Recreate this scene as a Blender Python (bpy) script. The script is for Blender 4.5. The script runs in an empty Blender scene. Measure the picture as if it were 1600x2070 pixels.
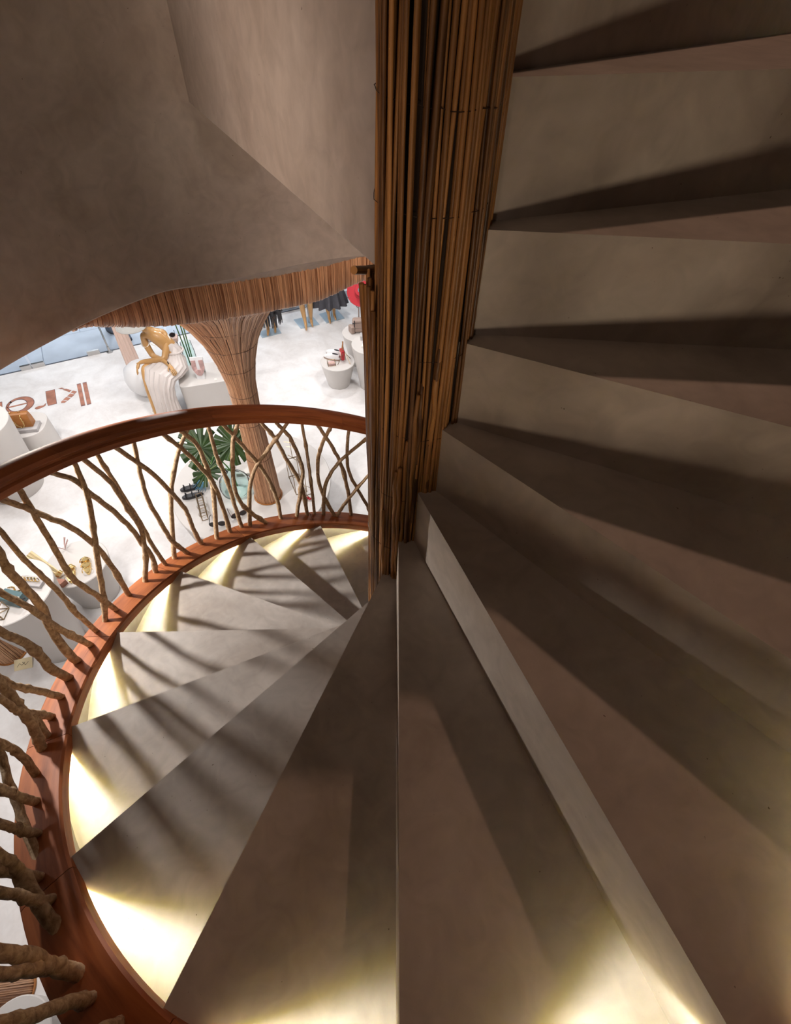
import bpy, bmesh, math, random
from mathutils import Vector, Matrix
from math import pi, sin, cos, radians, sqrt, atan2

random.seed(7)
scene = bpy.context.scene
COL = scene.collection

# ------------------------------------------------------------------ camera
cam_data = bpy.data.cameras.new('camera')
cam = bpy.data.objects.new('camera', cam_data)
COL.objects.link(cam)
cam_data.lens = 17.4883
cam_data.sensor_width = 36.0
cam_data.sensor_fit = 'AUTO'
cam_data.clip_start = 0.02
FW = Vector((-0.02737562, 0.65407663, -0.75593276)); RT = Vector((0.99684177, 0.07425636, 0.0281509)); UP = Vector((-0.07454566, 0.7527747, 0.65404372))
M = Matrix((RT, UP, -FW)).transposed().to_4x4()
M.translation = Vector((0.0, -0.94382, 1.07732))
cam.matrix_world = M
scene.camera = cam

# ------------------------------------------------------------------ world, lights, exposure
scene.view_settings.view_transform = 'Standard'
scene.view_settings.look = 'None'
scene.view_settings.exposure = 0.0
scene.view_settings.gamma = 1.0
scene.view_settings.use_curve_mapping = False
world = bpy.data.worlds.new('world')
scene.world = world
world.use_nodes = True
world.node_tree.nodes['Background'].inputs['Color'].default_value = (1.0, 0.86, 0.72, 1)
world.node_tree.nodes['Background'].inputs['Strength'].default_value = 0.007


def area_light(name, loc, target, size, power, color):
    d = bpy.data.lights.new(name, 'AREA')
    d.shape = 'DISK'
    d.size = size
    d.energy = power
    d.color = color
    o = bpy.data.objects.new(name, d)
    COL.objects.link(o)
    o.location = loc
    v = Vector(target) - Vector(loc)
    o.rotation_euler = v.to_track_quat('-Z', 'Y').to_euler()
    return o


STORE_WHITE = (1.0, 0.97, 0.95)
# ceiling downlights of the shop floor
for i, (x, y) in enumerate([(-2.6, 4.2), (-4.6, 4.6), (-1.4, 6.2), (-3.6, 2.2), (-5.6, 2.8),
                            (-2.6, -0.4), (-3.4, 7.0), (-0.4, 4.4), (-2.6, 0.9)]):
    area_light('shop_downlight', (x, y, -0.28), (x, y, -3.4), 0.35, 32, STORE_WHITE)


def spot_light(name, loc, target, power, color, angle, radius, blend=0.3):
    d = bpy.data.lights.new(name, 'SPOT')
    d.energy = power; d.color = color; d.spot_size = radians(angle); d.spot_blend = blend; d.shadow_soft_size = radius
    o = bpy.data.objects.new(name, d)
    COL.objects.link(o)
    o.location = loc
    o.rotation_euler = (Vector(target) - Vector(loc)).to_track_quat('-Z', 'Y').to_euler()
    return o


# shop spots raking across the lower steps, with two added fill spots among them
spot_light('drum_spot', (-2.15, 0.32, 0.12), (-0.4, 0.2, -0.8), 170, STORE_WHITE, 92, 0.04, 0.8)
spot_light('track_or_fill_spot', (-2.95, 1.7, -0.2), (0.45, -0.55, 0.12), 330, (1.0, 0.90, 0.80), 24, 0.05, 1.0)  # narrow fill spot, added to light the first riser
spot_light('track_or_fill_spot', (-1.6, 3.4, -0.2), (-0.2, 0.4, -1.2), 330, STORE_WHITE, 60, 0.03)
spot_light('track_or_fill_spot', (-2.7, 0.7, -0.2), (-1.5, 2.7, -1.7), 160, STORE_WHITE, 50, 0.04)  # fill spot, added to brighten the reed tree trunk
# shop spot in the double-height bay in front of the stair, shining up the flight
spot_light('bay_spot', (0.9, -3.6, -0.35), (0.55, -0.3, 0.28), 120, (1.0, 0.79, 0.56), 46, 0.20, 1.0)
# unseen fill spot, added to brighten the plaster drum
spot_light('drum_fill_spot', (-1.0, -2.6, 1.7), (-1.0, 1.2, 0.38), 540, (1.0, 0.76, 0.62), 42, 0.25, 1.0)
# warm lamp of the upper floor, high behind the top of the flight
spot_light('upper_floor_lamp', (2.2, 2.6, 4.6), (0.5, -0.3, 0.3), 150, (1.0, 0.60, 0.42), 60, 0.10, 0.8)
area_light('upper_floor_fill', (-0.6, -0.9, 3.2), (-0.2, -0.2, 0.0), 1.0, 3.0, (1.0, 0.72, 0.52))  # soft overhead fill, added to lift the treads and drum
# daylight in the street behind the shop front
sun = bpy.data.lights.new('street_daylight', 'AREA')
sun.shape = 'RECTANGLE'; sun.size = 7; sun.size_y = 4; sun.energy = 1700; sun.color = (0.90, 0.94, 1.0)
so = bpy.data.objects.new('street_daylight', sun)
COL.objects.link(so)
so.location = (-4.8, 9.6, 1.6)
so.rotation_euler = (Vector((-4.2, 7.2, -3.4)) - Vector(so.location)).to_track_quat('-Z', 'Y').to_euler()

# ------------------------------------------------------------------ stair constants
H = 0.19                      # rise
DTH = radians(21.93585)       # turn of one step
TH0 = radians(-85.858)        # direction of nosing 0
EOFF = -0.0316                # nosing line misses the column axis by this much
ZF = -3.42                    # shop floor
R_LIP = 1.124
R_WALL = 1.16


def helix_z(th, c=0.0):
    return (th - TH0) / DTH * H + c


def fan(th):
    # the flight widens towards the upper floor
    k = (th - TH0) / DTH
    return max(0.0, 0.26 * max(0.0, min(k - 2.6, 3.2)) - 0.38 * max(0.0, k - 6.0))

# ------------------------------------------------------------------ materials
def new_mat(name):
    m = bpy.data.materials.new(name)
    m.use_nodes = True
    nt = m.node_tree
    b = nt.nodes['Principled BSDF']
    return m, nt, b


def simple(name, col, rough=0.5, metal=0.0, var=0.0, scale=6.0, bump=0.0, bscale=60.0, spec=0.5, coat=0.0):
    m, nt, b = new_mat(name)
    b.inputs['Roughness'].default_value = rough
    b.inputs['Metallic'].default_value = metal
    b.inputs['Specular IOR Level'].default_value = spec
    b.inputs['Coat Weight'].default_value = coat
    tc = nt.nodes.new('ShaderNodeTexCoord')
    n = nt.nodes.new('ShaderNodeTexNoise')
    n.inputs['Scale'].default_value = scale
    n.inputs['Detail'].default_value = 6
    nt.links.new(tc.outputs['Object'], n.inputs['Vector'])
    r = nt.nodes.new('ShaderNodeValToRGB')
    r.color_ramp.elements[0].position = 0.3
    r.color_ramp.elements[1].position = 0.7
    lo = [max(0, c * (1 - var)) for c in col]
    hi = [min(1, c * (1 + var)) for c in col]
    r.color_ramp.elements[0].color = (*lo, 1)
    r.color_ramp.elements[1].color = (*hi, 1)
    nt.links.new(n.outputs['Fac'], r.inputs['Fac'])
    nt.links.new(r.outputs['Color'], b.inputs['Base Color'])
    if bump:
        n2 = nt.nodes.new('ShaderNodeTexNoise')
        n2.inputs['Scale'].default_value = bscale
        n2.inputs['Detail'].default_value = 4
        nt.links.new(tc.outputs['Object'], n2.inputs['Vector'])
        bp = nt.nodes.new('ShaderNodeBump')
        bp.inputs['Strength'].default_value = bump
        bp.inputs['Distance'].default_value = 0.01
        nt.links.new(n2.outputs['Fac'], bp.inputs['Height'])
        nt.links.new(bp.outputs['Normal'], b.inputs['Normal'])
    return m


def plaster_mat(name, col, col2, col3, rough=0.55):
    """trowelled micro-cement: broad clouds, fine trowel streaks and scattered dark specks"""
    m, nt, b = new_mat(name)
    L = nt.links.new
    geo = nt.nodes.new('ShaderNodeNewGeometry')
    n1 = nt.nodes.new('ShaderNodeTexNoise')
    n1.inputs['Scale'].default_value = 2.4; n1.inputs['Detail'].default_value = 5; n1.inputs['Roughness'].default_value = 0.6
    n1.inputs['Distortion'].default_value = 0.6
    L(geo.outputs['Position'], n1.inputs['Vector'])
    r1 = nt.nodes.new('ShaderNodeValToRGB')
    r1.color_ramp.elements[0].position = 0.32; r1.color_ramp.elements[0].color = (*col2, 1)
    r1.color_ramp.elements[1].position = 0.66; r1.color_ramp.elements[1].color = (*col, 1)
    L(n1.outputs['Fac'], r1.inputs['Fac'])
    n2 = nt.nodes.new('ShaderNodeTexNoise')
    n2.inputs['Scale'].default_value = 14; n2.inputs['Detail'].default_value = 8; n2.inputs['Distortion'].default_value = 1.5
    L(geo.outputs['Position'], n2.inputs['Vector'])
    mx = nt.nodes.new('ShaderNodeMixRGB'); mx.blend_type = 'OVERLAY'; mx.inputs['Fac'].default_value = 0.22
    L(r1.outputs['Color'], mx.inputs['Color1']); L(n2.outputs['Fac'], mx.inputs['Color2'])
    n3 = nt.nodes.new('ShaderNodeTexNoise')
    n3.inputs['Scale'].default_value = 120; n3.inputs['Detail'].default_value = 1
    L(geo.outputs['Position'], n3.inputs['Vector'])
    r3 = nt.nodes.new('ShaderNodeValToRGB')
    r3.color_ramp.elements[0].position = 0.80; r3.color_ramp.elements[0].color = (0, 0, 0, 1)
    r3.color_ramp.elements[1].position = 0.83; r3.color_ramp.elements[1].color = (1, 1, 1, 1)
    L(n3.outputs['Fac'], r3.inputs['Fac'])
    mx2 = nt.nodes.new('ShaderNodeMixRGB'); mx2.blend_type = 'MIX'
    L(r3.outputs['Color'], mx2.inputs['Fac']); L(mx.outputs['Color'], mx2.inputs['Color1'])
    mx2.inputs['Color2'].default_value = (*col3, 1)
    L(mx2.outputs['Color'], b.inputs['Base Color'])
    b.inputs['Roughness'].default_value = rough
    b.inputs['Specular IOR Level'].default_value = 0.35
    bp = nt.nodes.new('ShaderNodeBump'); bp.inputs['Strength'].default_value = 0.12; bp.inputs['Distance'].default_value = 0.004
    L(n2.outputs['Fac'], bp.inputs['Height']); L(bp.outputs['Normal'], b.inputs['Normal'])
    return m


def grain_mat(name, dark, light, su=3.0, sv=60.0, rough=0.45, var=0.25, bump=0.25, coat=0.0, uv=True, mid=None):
    """fibrous material, grain runs along U"""
    m, nt, b = new_mat(name)
    L = nt.links.new
    tc = nt.nodes.new('ShaderNodeTexCoord')
    mp = nt.nodes.new('ShaderNodeMapping')
    mp.inputs['Scale'].default_value = (su, sv, 1)
    L(tc.outputs['UV'], mp.inputs['Vector'])
    oi = nt.nodes.new('ShaderNodeObjectInfo')
    mul = nt.nodes.new('ShaderNodeMath'); mul.operation = 'MULTIPLY'; mul.inputs[1].default_value = 37.0
    L(oi.outputs['Random'], mul.inputs[0])
    cb = nt.nodes.new('ShaderNodeCombineXYZ')
    L(mul.outputs[0], cb.inputs['X']); L(mul.outputs[0], cb.inputs['Y'])
    L(cb.outputs[0], mp.inputs['Location'])
    n = nt.nodes.new('ShaderNodeTexNoise')
    n.inputs['Scale'].default_value = 1.0; n.inputs['Detail'].default_value = 7; n.inputs['Roughness'].default_value = 0.62
    n.inputs['Distortion'].default_value = 0.5
    L(mp.outputs['Vector'], n.inputs['Vector'])
    r = nt.nodes.new('ShaderNodeValToRGB')
    r.color_ramp.elements[0].position = 0.28; r.color_ramp.elements[0].color = (*dark, 1)
    r.color_ramp.elements[1].position = 0.72; r.color_ramp.elements[1].color = (*light, 1)
    if mid:
        e = r.color_ramp.elements.new(0.5); e.color = (*mid, 1)
    L(n.outputs['Fac'], r.inputs['Fac'])
    hs = nt.nodes.new('ShaderNodeHueSaturation')
    mr = nt.nodes.new('ShaderNodeMapRange')
    mr.inputs['To Min'].default_value = 1 - var; mr.inputs['To Max'].default_value = 1 + var
    L(oi.outputs['Random'], mr.inputs['Value']); L(mr.outputs[0], hs.inputs['Value'])
    L(r.outputs['Color'], hs.inputs['Color'])
    L(hs.outputs['Color'], b.inputs['Base Color'])
    b.inputs['Roughness'].default_value = rough
    b.inputs['Coat Weight'].default_value = coat
    b.inputs['Coat Roughness'].default_value = 0.25
    b.inputs['Specular IOR Level'].default_value = 0.28
    bp = nt.nodes.new('ShaderNodeBump'); bp.inputs['Strength'].default_value = bump; bp.inputs['Distance'].default_value = 0.004
    L(n.outputs['Fac'], bp.inputs['Height']); L(bp.outputs['Normal'], b.inputs['Normal'])
    return m


def reed_mat(name, dark, light):
    """peeled willow rods: colour changes rod by rod through the island, long streaks along U"""
    m, nt, b = new_mat(name)
    L = nt.links.new
    tc = nt.nodes.new('ShaderNodeTexCoord')
    geo = nt.nodes.new('ShaderNodeNewGeometry')
    oi = nt.nodes.new('ShaderNodeObjectInfo')
    add = nt.nodes.new('ShaderNodeMath'); add.operation = 'ADD'
    L(geo.outputs['Random Per Island'], add.inputs[0]); L(oi.outputs['Random'], add.inputs[1])
    fr = nt.nodes.new('ShaderNodeMath'); fr.operation = 'FRACT'; L(add.outputs[0], fr.inputs[0])
    mp = nt.nodes.new('ShaderNodeMapping'); mp.inputs['Scale'].default_value = (9, 3, 1)
    L(tc.outputs['UV'], mp.inputs['Vector'])
    mul = nt.nodes.new('ShaderNodeMath'); mul.operation = 'MULTIPLY'; mul.inputs[1].default_value = 53.0
    L(fr.outputs[0], mul.inputs[0])
    cb = nt.nodes.new('ShaderNodeCombineXYZ'); L(mul.outputs[0], cb.inputs['X']); L(mul.outputs[0], cb.inputs['Y'])
    L(cb.outputs[0], mp.inputs['Location'])
    n = nt.nodes.new('ShaderNodeTexNoise'); n.inputs['Scale'].default_value = 1.0; n.inputs['Detail'].default_value = 6
    L(mp.outputs['Vector'], n.inputs['Vector'])
    mixf = nt.nodes.new('ShaderNodeMath'); mixf.operation = 'MULTIPLY_ADD'
    L(fr.outputs[0], mixf.inputs[0]); mixf.inputs[1].default_value = 0.55
    sub = nt.nodes.new('ShaderNodeMath'); sub.operation = 'MULTIPLY_ADD'; sub.inputs[1].default_value = 0.9; sub.inputs[2].default_value = -0.22
    L(n.outputs['Fac'], sub.inputs[0]); L(sub.outputs[0], mixf.inputs[2])
    r = nt.nodes.new('ShaderNodeValToRGB')
    r.color_ramp.elements[0].position = 0.12; r.color_ramp.elements[0].color = (*dark, 1)
    r.color_ramp.elements[1].position = 0.95; r.color_ramp.elements[1].color = (*light, 1)
    L(mixf.outputs[0], r.inputs['Fac'])
    L(r.outputs['Color'], b.inputs['Base Color'])
    b.inputs['Roughness'].default_value = 0.42
    b.inputs['Specular IOR Level'].default_value = 0.4
    bp = nt.nodes.new('ShaderNodeBump'); bp.inputs['Strength'].default_value = 0.3; bp.inputs['Distance'].default_value = 0.003
    L(n.outputs['Fac'], bp.inputs['Height']); L(bp.outputs['Normal'], b.inputs['Normal'])
    return m


def glass_mat(name, tint, fac=0.12, rough=0.02):
    m, nt, b = new_mat(name)
    L = nt.links.new
    tr = nt.nodes.new('ShaderNodeBsdfTransparent'); tr.inputs['Color'].default_value = (*tint, 1)
    gl = nt.nodes.new('ShaderNodeBsdfGlossy'); gl.inputs['Roughness'].default_value = rough
    lw = nt.nodes.new('ShaderNodeLayerWeight'); lw.inputs['Blend'].default_value = fac
    mx = nt.nodes.new('ShaderNodeMixShader')
    L(lw.outputs['Fresnel'], mx.inputs['Fac']); L(tr.outputs[0], mx.inputs[1]); L(gl.outputs[0], mx.inputs[2])
    L(mx.outputs[0], nt.nodes['Material Output'].inputs['Surface'])
    return m


def emit_mat(name, col, strength):
    m, nt, b = new_mat(name)
    b.inputs['Base Color'].default_value = (*col, 1)
    b.inputs['Emission Color'].default_value = (*col, 1)
    b.inputs['Emission Strength'].default_value = strength
    return m


PLASTER = plaster_mat('taupe_microcement', (0.52, 0.463, 0.415), (0.36, 0.305, 0.262), (0.16, 0.12, 0.09))
FLOORM = plaster_mat('pale_microcement', (0.82, 0.805, 0.80), (0.68, 0.65, 0.635), (0.66, 0.62, 0.58), 0.5)
WOOD = grain_mat('oiled_red_hardwood', (0.17, 0.046, 0.014), (0.44, 0.14, 0.042), 3.0, 26.0, 0.55, 0.14, 0.15, 0.0, mid=(0.34, 0.102, 0.033))
BARK = grain_mat('rough_branch_bark', (0.20, 0.11, 0.055), (0.74, 0.54, 0.34), 55.0, 5.0, 0.75, 0.12, 1.0, mid=(0.48, 0.32, 0.185))
REED = reed_mat('brown_willow_rods', (0.045, 0.016, 0.005), (0.52, 0.245, 0.075))
REED_TREE = reed_mat('reddish_willow_rods', (0.24, 0.095, 0.04), (0.92, 0.56, 0.33))
DARKCORE = simple('rod_gap_shade', (0.025, 0.013, 0.007), 0.9)  # near-black core colour, stands in for shade between the rods
REEDGAP = simple('reed_gap_shade', (0.10, 0.04, 0.018), 0.9)  # darker reed tone on the core, painted shade between the reeds
WIRE = simple('rusty_wire', (0.06, 0.035, 0.025), 0.5, 0.6)
LED = emit_mat('led_white', (1.0, 1.0, 0.95), 190.0)
LED_EDGE = emit_mat('led_phosphor_edge', (0.82, 0.76, 0.04), 75.0)
PLINTH = simple('warm_white_plinth', (0.60, 0.57, 0.545), 0.5, 0, 0.03, 2.0, 0.03, 90)
WHITE = simple('white_lacquer', (0.82, 0.82, 0.83), 0.35)
PAVE = simple('blue_grey_paving', (0.62, 0.65, 0.71), 0.6, 0, 0.1, 3.0, 0.1, 50)
STEEL = simple('brushed_steel', (0.55, 0.54, 0.53), 0.32, 1.0)
MIRROR = simple('steel_painted_reflection', (0.42, 0.52, 0.60), 0.3, 0.35)  # bluish base colour stands in for the plate's pale reflection
GLASS = glass_mat('clear_shop_glass', (0.93, 0.96, 0.98), 0.1)
AQUA = glass_mat('aqua_bottle_glass', (0.91, 0.97, 0.965), 0.06, 0.1)
SKIN = simple('lacquered_tan_wood', (0.52, 0.29, 0.11), 0.28, 0, 0.12, 5.0, coat=0.3)
CLOTH_WHITE = simple('ivory_pleated_cloth', (0.62, 0.56, 0.53), 0.8, 0, 0.05, 8, 0.15, 120)
STRAP = simple('ivory_strap', (0.85, 0.80, 0.73), 0.6)
CHARCOAL = simple('charcoal_cloth', (0.065, 0.063, 0.075), 0.85, 0, 0.2, 8)
BLACK = simple('black_leather', (0.02, 0.018, 0.022), 0.4)
RED = simple('bright_red_felt', (0.46, 0.018, 0.03), 0.75)
CRIMSON = simple('crimson_leather', (0.42, 0.02, 0.03), 0.4)
TAN = simple('tan_leather', (0.36, 0.14, 0.035), 0.45, 0, 0.15, 10, 0.1, 120)
GOLD = simple('polished_gold', (0.83, 0.62, 0.28), 0.18, 1.0)
GOLDCLOTH = simple('gold_lame', (0.72, 0.60, 0.36), 0.35, 0.8)
BRASS = simple('dull_brass_wire', (0.34, 0.25, 0.15), 0.35, 0.8)
STONE = simple('grey_stone_slab', (0.42, 0.40, 0.40), 0.6, 0, 0.15, 12)
LEAF = simple('deep_green_leaf', (0.022, 0.050, 0.010), 0.4, 0, 0.4, 9)
LEAFVEIN = simple('pale_leaf_rib', (0.12, 0.16, 0.04), 0.5)
STEM = simple('green_stem', (0.05, 0.14, 0.03), 0.4)
FEATHER = simple('petrol_blue_feather', (0.03, 0.11, 0.17), 0.7, 0, 0.4, 20)
PETROL = simple('petrol_leather', (0.06, 0.12, 0.13), 0.4)
PINK = simple('dusty_pink_beads', (0.55, 0.36, 0.34), 0.5, 0, 0.2, 30)
PALEPINK = simple('pale_pink_cloth', (0.72, 0.54, 0.46), 0.8)
TAUPE = simple('taupe_leather', (0.33, 0.24, 0.20), 0.5)
CARD = simple('cream_card', (0.78, 0.66, 0.42), 0.7)
INK = simple('black_ink', (0.03, 0.03, 0.03), 0.7)
INLAY = simple('inlaid_red_wood', (0.40, 0.17, 0.11), 0.5, 0, 0.3, 7)
INLAY_EDGE = simple('dark_inlay_edge', (0.12, 0.06, 0.07), 0.5)
GREYSUEDE = simple('grey_suede', (0.13, 0.14, 0.17), 0.85)
HATGREY = simple('grey_felt', (0.34, 0.33, 0.31), 0.85)
LENSM = simple('dark_lens', (0.02, 0.012, 0.015), 0.12)
PAPER = simple('off_white_pages', (0.74, 0.71, 0.66), 0.8)
WALLW = simple('white_wall', (0.8, 0.78, 0.76), 0.7)

# ------------------------------------------------------------------ mesh helpers
class MB:
    """collects geometry for ONE mesh object"""
    def __init__(self):
        self.v = []; self.f = []; self.uv = []

    def add(self, vs, fs, uvs=None):
        o = len(self.v)
        self.v += [tuple(p) for p in vs]
        for i, q in enumerate(fs):
            self.f.append(tuple(o + a for a in q))
            self.uv.append(uvs[i] if uvs else [(0.0, 0.0)] * len(q))
        return self

    def box(self, c, s, rz=0.0, mat=None):
        hx, hy, hz = s[0] / 2, s[1] / 2, s[2] / 2
        pts = [Vector((x, y, z)) for x in (-hx, hx) for y in (-hy, hy) for z in (-hz, hz)]
        R = mat if mat is not None else Matrix.Rotation(rz, 3, 'Z')
        pts = [R @ p + Vector(c) for p in pts]
        fs = [(0, 1, 3, 2), (4, 6, 7, 5), (0, 4, 5, 1), (2, 3, 7, 6), (0, 2, 6, 4), (1, 5, 7, 3)]
        return self.add(pts, fs)

    def tube(self, path, rad, sides=8, caps=True, closed=False, flat=1.0):
        P = [Vector(p) for p in path]
        n = len(P)
        R = rad if isinstance(rad, (list, tuple)) else [rad] * n
        tang = []
        for i in range(n):
            a = P[(i - 1) % n] if (closed or i > 0) else P[i]
            b = P[(i + 1) % n] if (closed or i < n - 1) else P[i]
            t = (b - a)
            tang.append(t.normalized() if t.length > 1e-9 else Vector((0, 0, 1)))
        ref = Vector((0, 0, 1)) if abs(tang[0].z) < 0.9 else Vector((1, 0, 0))
        nx = tang[0].cross(ref).normalized()
        vs, L = [], [0.0]
        for i in range(n):
            t = tang[i]
            nx = (nx - t * nx.dot(t))
            nx = nx.normalized() if nx.length > 1e-6 else t.orthogonal().normalized()
            ny = t.cross(nx)
            for j in range(sides):
                a = 2 * pi * j / sides
                vs.append(P[i] + nx * (cos(a) * R[i]) + ny * (sin(a) * R[i] * flat))
            if i: L.append(L[-1] + (P[i] - P[i - 1]).length)
        fs, uvs = [], []
        rng = n if closed else n - 1
        for i in range(rng):
            i2 = (i + 1) % n
            u0, u1 = L[i], L[i2] if i2 else L[i] + 0.01
            for j in range(sides):
                j2 = (j + 1) % sides
                fs.append((i * sides + j, i * sides + j2, i2 * sides + j2, i2 * sides + j))
                uvs.append([(u0, j / sides), (u0, (j + 1) / sides), (u1, (j + 1) / sides), (u1, j / sides)])
        if caps and not closed:
            fs.append(tuple(range(sides - 1, -1, -1))); uvs.append([(0, 0)] * sides)
            fs.append(tuple((n - 1) * sides + j for j in range(sides))); uvs.append([(L[-1], 0)] * sides)
        return self.add(vs, fs, uvs)

    def bars(self, segs, r=0.003, sides=4):
        for a, b in segs:
            self.tube([a, b], r, sides)
        return self

    def lathe(self, prof, c=(0, 0, 0), n=32, caps=True, sx=1.0, sy=1.0, rz=0.0):
        vs = []
        for r, z in prof:
            for j in range(n):
                a = 2 * pi * j / n
                x, y = r * cos(a) * sx, r * sin(a) * sy
                vs.append((c[0] + x * cos(rz) - y * sin(rz), c[1] + x * sin(rz) + y * cos(rz), c[2] + z))
        fs = []
        for i in range(len(prof) - 1):
            for j in range(n):
                j2 = (j + 1) % n
                fs.append((i * n + j, i * n + j2, (i + 1) * n + j2, (i + 1) * n + j))
        if caps:
            fs.append(tuple(range(n - 1, -1, -1)))
            fs.append(tuple((len(prof) - 1) * n + j for j in range(n)))
        return self.add(vs, fs)

    def prism(self, poly, z0, z1, xf=None):
        n = len(poly)
        vs = [(x, y, z0) for x, y in poly] + [(x, y, z1) for x, y in poly]
        if xf: vs = [xf(Vector(p)) for p in vs]
        fs = [tuple(range(n - 1, -1, -1)), tuple(range(n, 2 * n))]
        for i in range(n):
            j = (i + 1) % n
            fs.append((i, j, n + j, n + i))
        return self.add(vs, fs)

    def loft(self, rings, caps=True, closed=True):
        n = len(rings[0])
        vs = [p for r in rings for p in r]
        fs = []
        for i in range(len(rings) - 1):
            for j in range(n if closed else n - 1):
                j2 = (j + 1) % n
                fs.append((i * n + j, i * n + j2, (i + 1) * n + j2, (i + 1) * n + j))
        if caps:
            fs.append(tuple(range(n - 1, -1, -1)))
            fs.append(tuple((len(rings) - 1) * n + j for j in range(n)))
        return self.add(vs, fs)

    def mesh(self, name, mat, smooth=False):
        me = bpy.data.meshes.new(name)
        me.from_pydata([tuple(p) for p in self.v], [], self.f)
        uvl = me.uv_layers.new(name='UVMap')
        flat = [c for q in self.uv for p in q for c in p]
        uvl.data.foreach_set('uv', flat)
        if mat: me.materials.append(mat)
        if smooth:
            me.polygons.foreach_set('use_smooth', [True] * len(me.polygons))
        me.update()
        return me

    def build(self, name, mat, parent=None, smooth=False, fixn=True):
        me = self.mesh(name, mat, smooth)
        if fixn:
            bm = bmesh.new(); bm.from_mesh(me)
            bmesh.ops.recalc_face_normals(bm, faces=bm.faces)
            bm.to_mesh(me); bm.free()
        if smooth:
            me.set_sharp_from_angle(angle=radians(42))
        return link(name, me, parent)


def link(name, me, parent=None):
    o = bpy.data.objects.new(name, me)
    COL.objects.link(o)
    if parent is not None:
        o.parent = parent
        o.matrix_parent_inverse = Matrix.Translation(-parent_loc(parent))
    return o


def parent_loc(p):
    return Vector(p.location) if p.type == 'EMPTY' else Vector((0, 0, 0))


def tag(o, label, cat=None, group=None, kind=None):
    o['label'] = label
    if cat: o['category'] = cat
    if group: o['group'] = group
    if kind: o['kind'] = kind
    return o


def thing(name, label, cat, loc=(0, 0, 0), group=None):
    o = bpy.data.objects.new(name, None)
    COL.objects.link(o)
    o.location = loc
    o.empty_display_size = 0.1
    return tag(o, label, cat, group)


def struct(o, label=None, cat=None):
    o['kind'] = 'structure'
    if label: o['label'] = label
    if cat: o['category'] = cat
    return o


def bevel(o, w=0.004, seg=2, ang=35):
    m = o.modifiers.new('bevel', 'BEVEL')
    m.width = w; m.segments = seg; m.limit_method = 'ANGLE'; m.angle_limit = radians(ang)
    return o


def catmull(pts, n):
    P = [Vector(p) for p in pts]
    P = [P[0] * 2 - P[1]] + P + [P[-1] * 2 - P[-2]]
    out = []
    segs = len(P) - 3
    for i in range(n):
        t = i / (n - 1) * segs
        k = min(int(t), segs - 1); t -= k
        a, b, c, d = P[k], P[k + 1], P[k + 2], P[k + 3]
        out.append(0.5 * ((2 * b) + (c - a) * t + (2 * a - 5 * b + 4 * c - d) * t * t + (3 * b - 3 * c + d - a) * t ** 3))
    return out


def pol(r, th, z):
    return Vector((r * cos(th), r * sin(th), z))


def skin_body(name, mat, verts, edges, parent=None, root=0, subdiv=2):
    """verts: list of (x,y,z,rx[,ry]); one continuous skinned figure"""
    me = bpy.data.meshes.new(name)
    me.from_pydata([v[:3] for v in verts], edges, [])
    me.materials.append(mat)
    o = link(name, me, parent)
    sk = o.modifiers.new('skin', 'SKIN')
    sk.use_smooth_shade = True
    lay = me.skin_vertices[0].data
    for i, v in enumerate(verts):
        lay[i].radius = (v[3], v[4] if len(v) > 4 else v[3])
        lay[i].use_root = (i == root)
    ss = o.modifiers.new('subdivision', 'SUBSURF')
    ss.levels = subdiv; ss.render_levels = subdiv
    return o

# ------------------------------------------------------------------ staircase
K0, K1 = -17, 9


def nosing(k):
    t = TH0 + k * DTH
    return Vector((cos(t), sin(t))), Vector((-sin(t), cos(t)))


def on_nosing(k, s, off=0.0):
    D, N = nosing(k)
    p = D * s + N * (EOFF + off)
    return p


def outer_s(r, off=0.0):
    return sqrt(r * r - (EOFF + off) ** 2)


RW = R_WALL + 0.004
stair = thing('spiral_staircase', 'taupe microcement spiral staircase with wedge steps winding around the reed-clad column', 'staircase', (0, 0, ZF))
for k in range(K0, K1 + 1):
    # tread: flat wedge from its nosing back under the next riser
    ra, rb = RW + fan(TH0 + k * DTH), RW + fan(TH0 + (k + 1) * DTH)
    a_in, a_out = on_nosing(k, 0.05), on_nosing(k, outer_s(ra))
    b_in, b_out = on_nosing(k + 1, 0.05, 0.03), on_nosing(k + 1, outer_s(rb, 0.03), 0.03)
    t0, t1 = atan2(a_out.y, a_out.x), atan2(b_out.y, b_out.x)
    if t1 < t0: t1 += 2 * pi
    poly = [a_in] + [pol(ra + (rb - ra) * i / 8, t0 + (t1 - t0) * i / 8, 0).xy for i in range(9)] + [b_in]
    mb = MB().prism([(p.x, p.y) for p in poly], k * H - 0.045, k * H)
    mb.build('tread', PLASTER, stair)
    # riser: upright board whose face is flush with the nosing above it
    q = [on_nosing(k, 0.05), on_nosing(k, outer_s(ra)), on_nosing(k, outer_s(ra, 0.03), 0.03), on_nosing(k, 0.05, 0.03)]
    MB().prism([(p.x, p.y) for p in q], (k - 1) * H - 0.02, k * H - 0.045).build('riser', PLASTER, stair)

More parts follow.
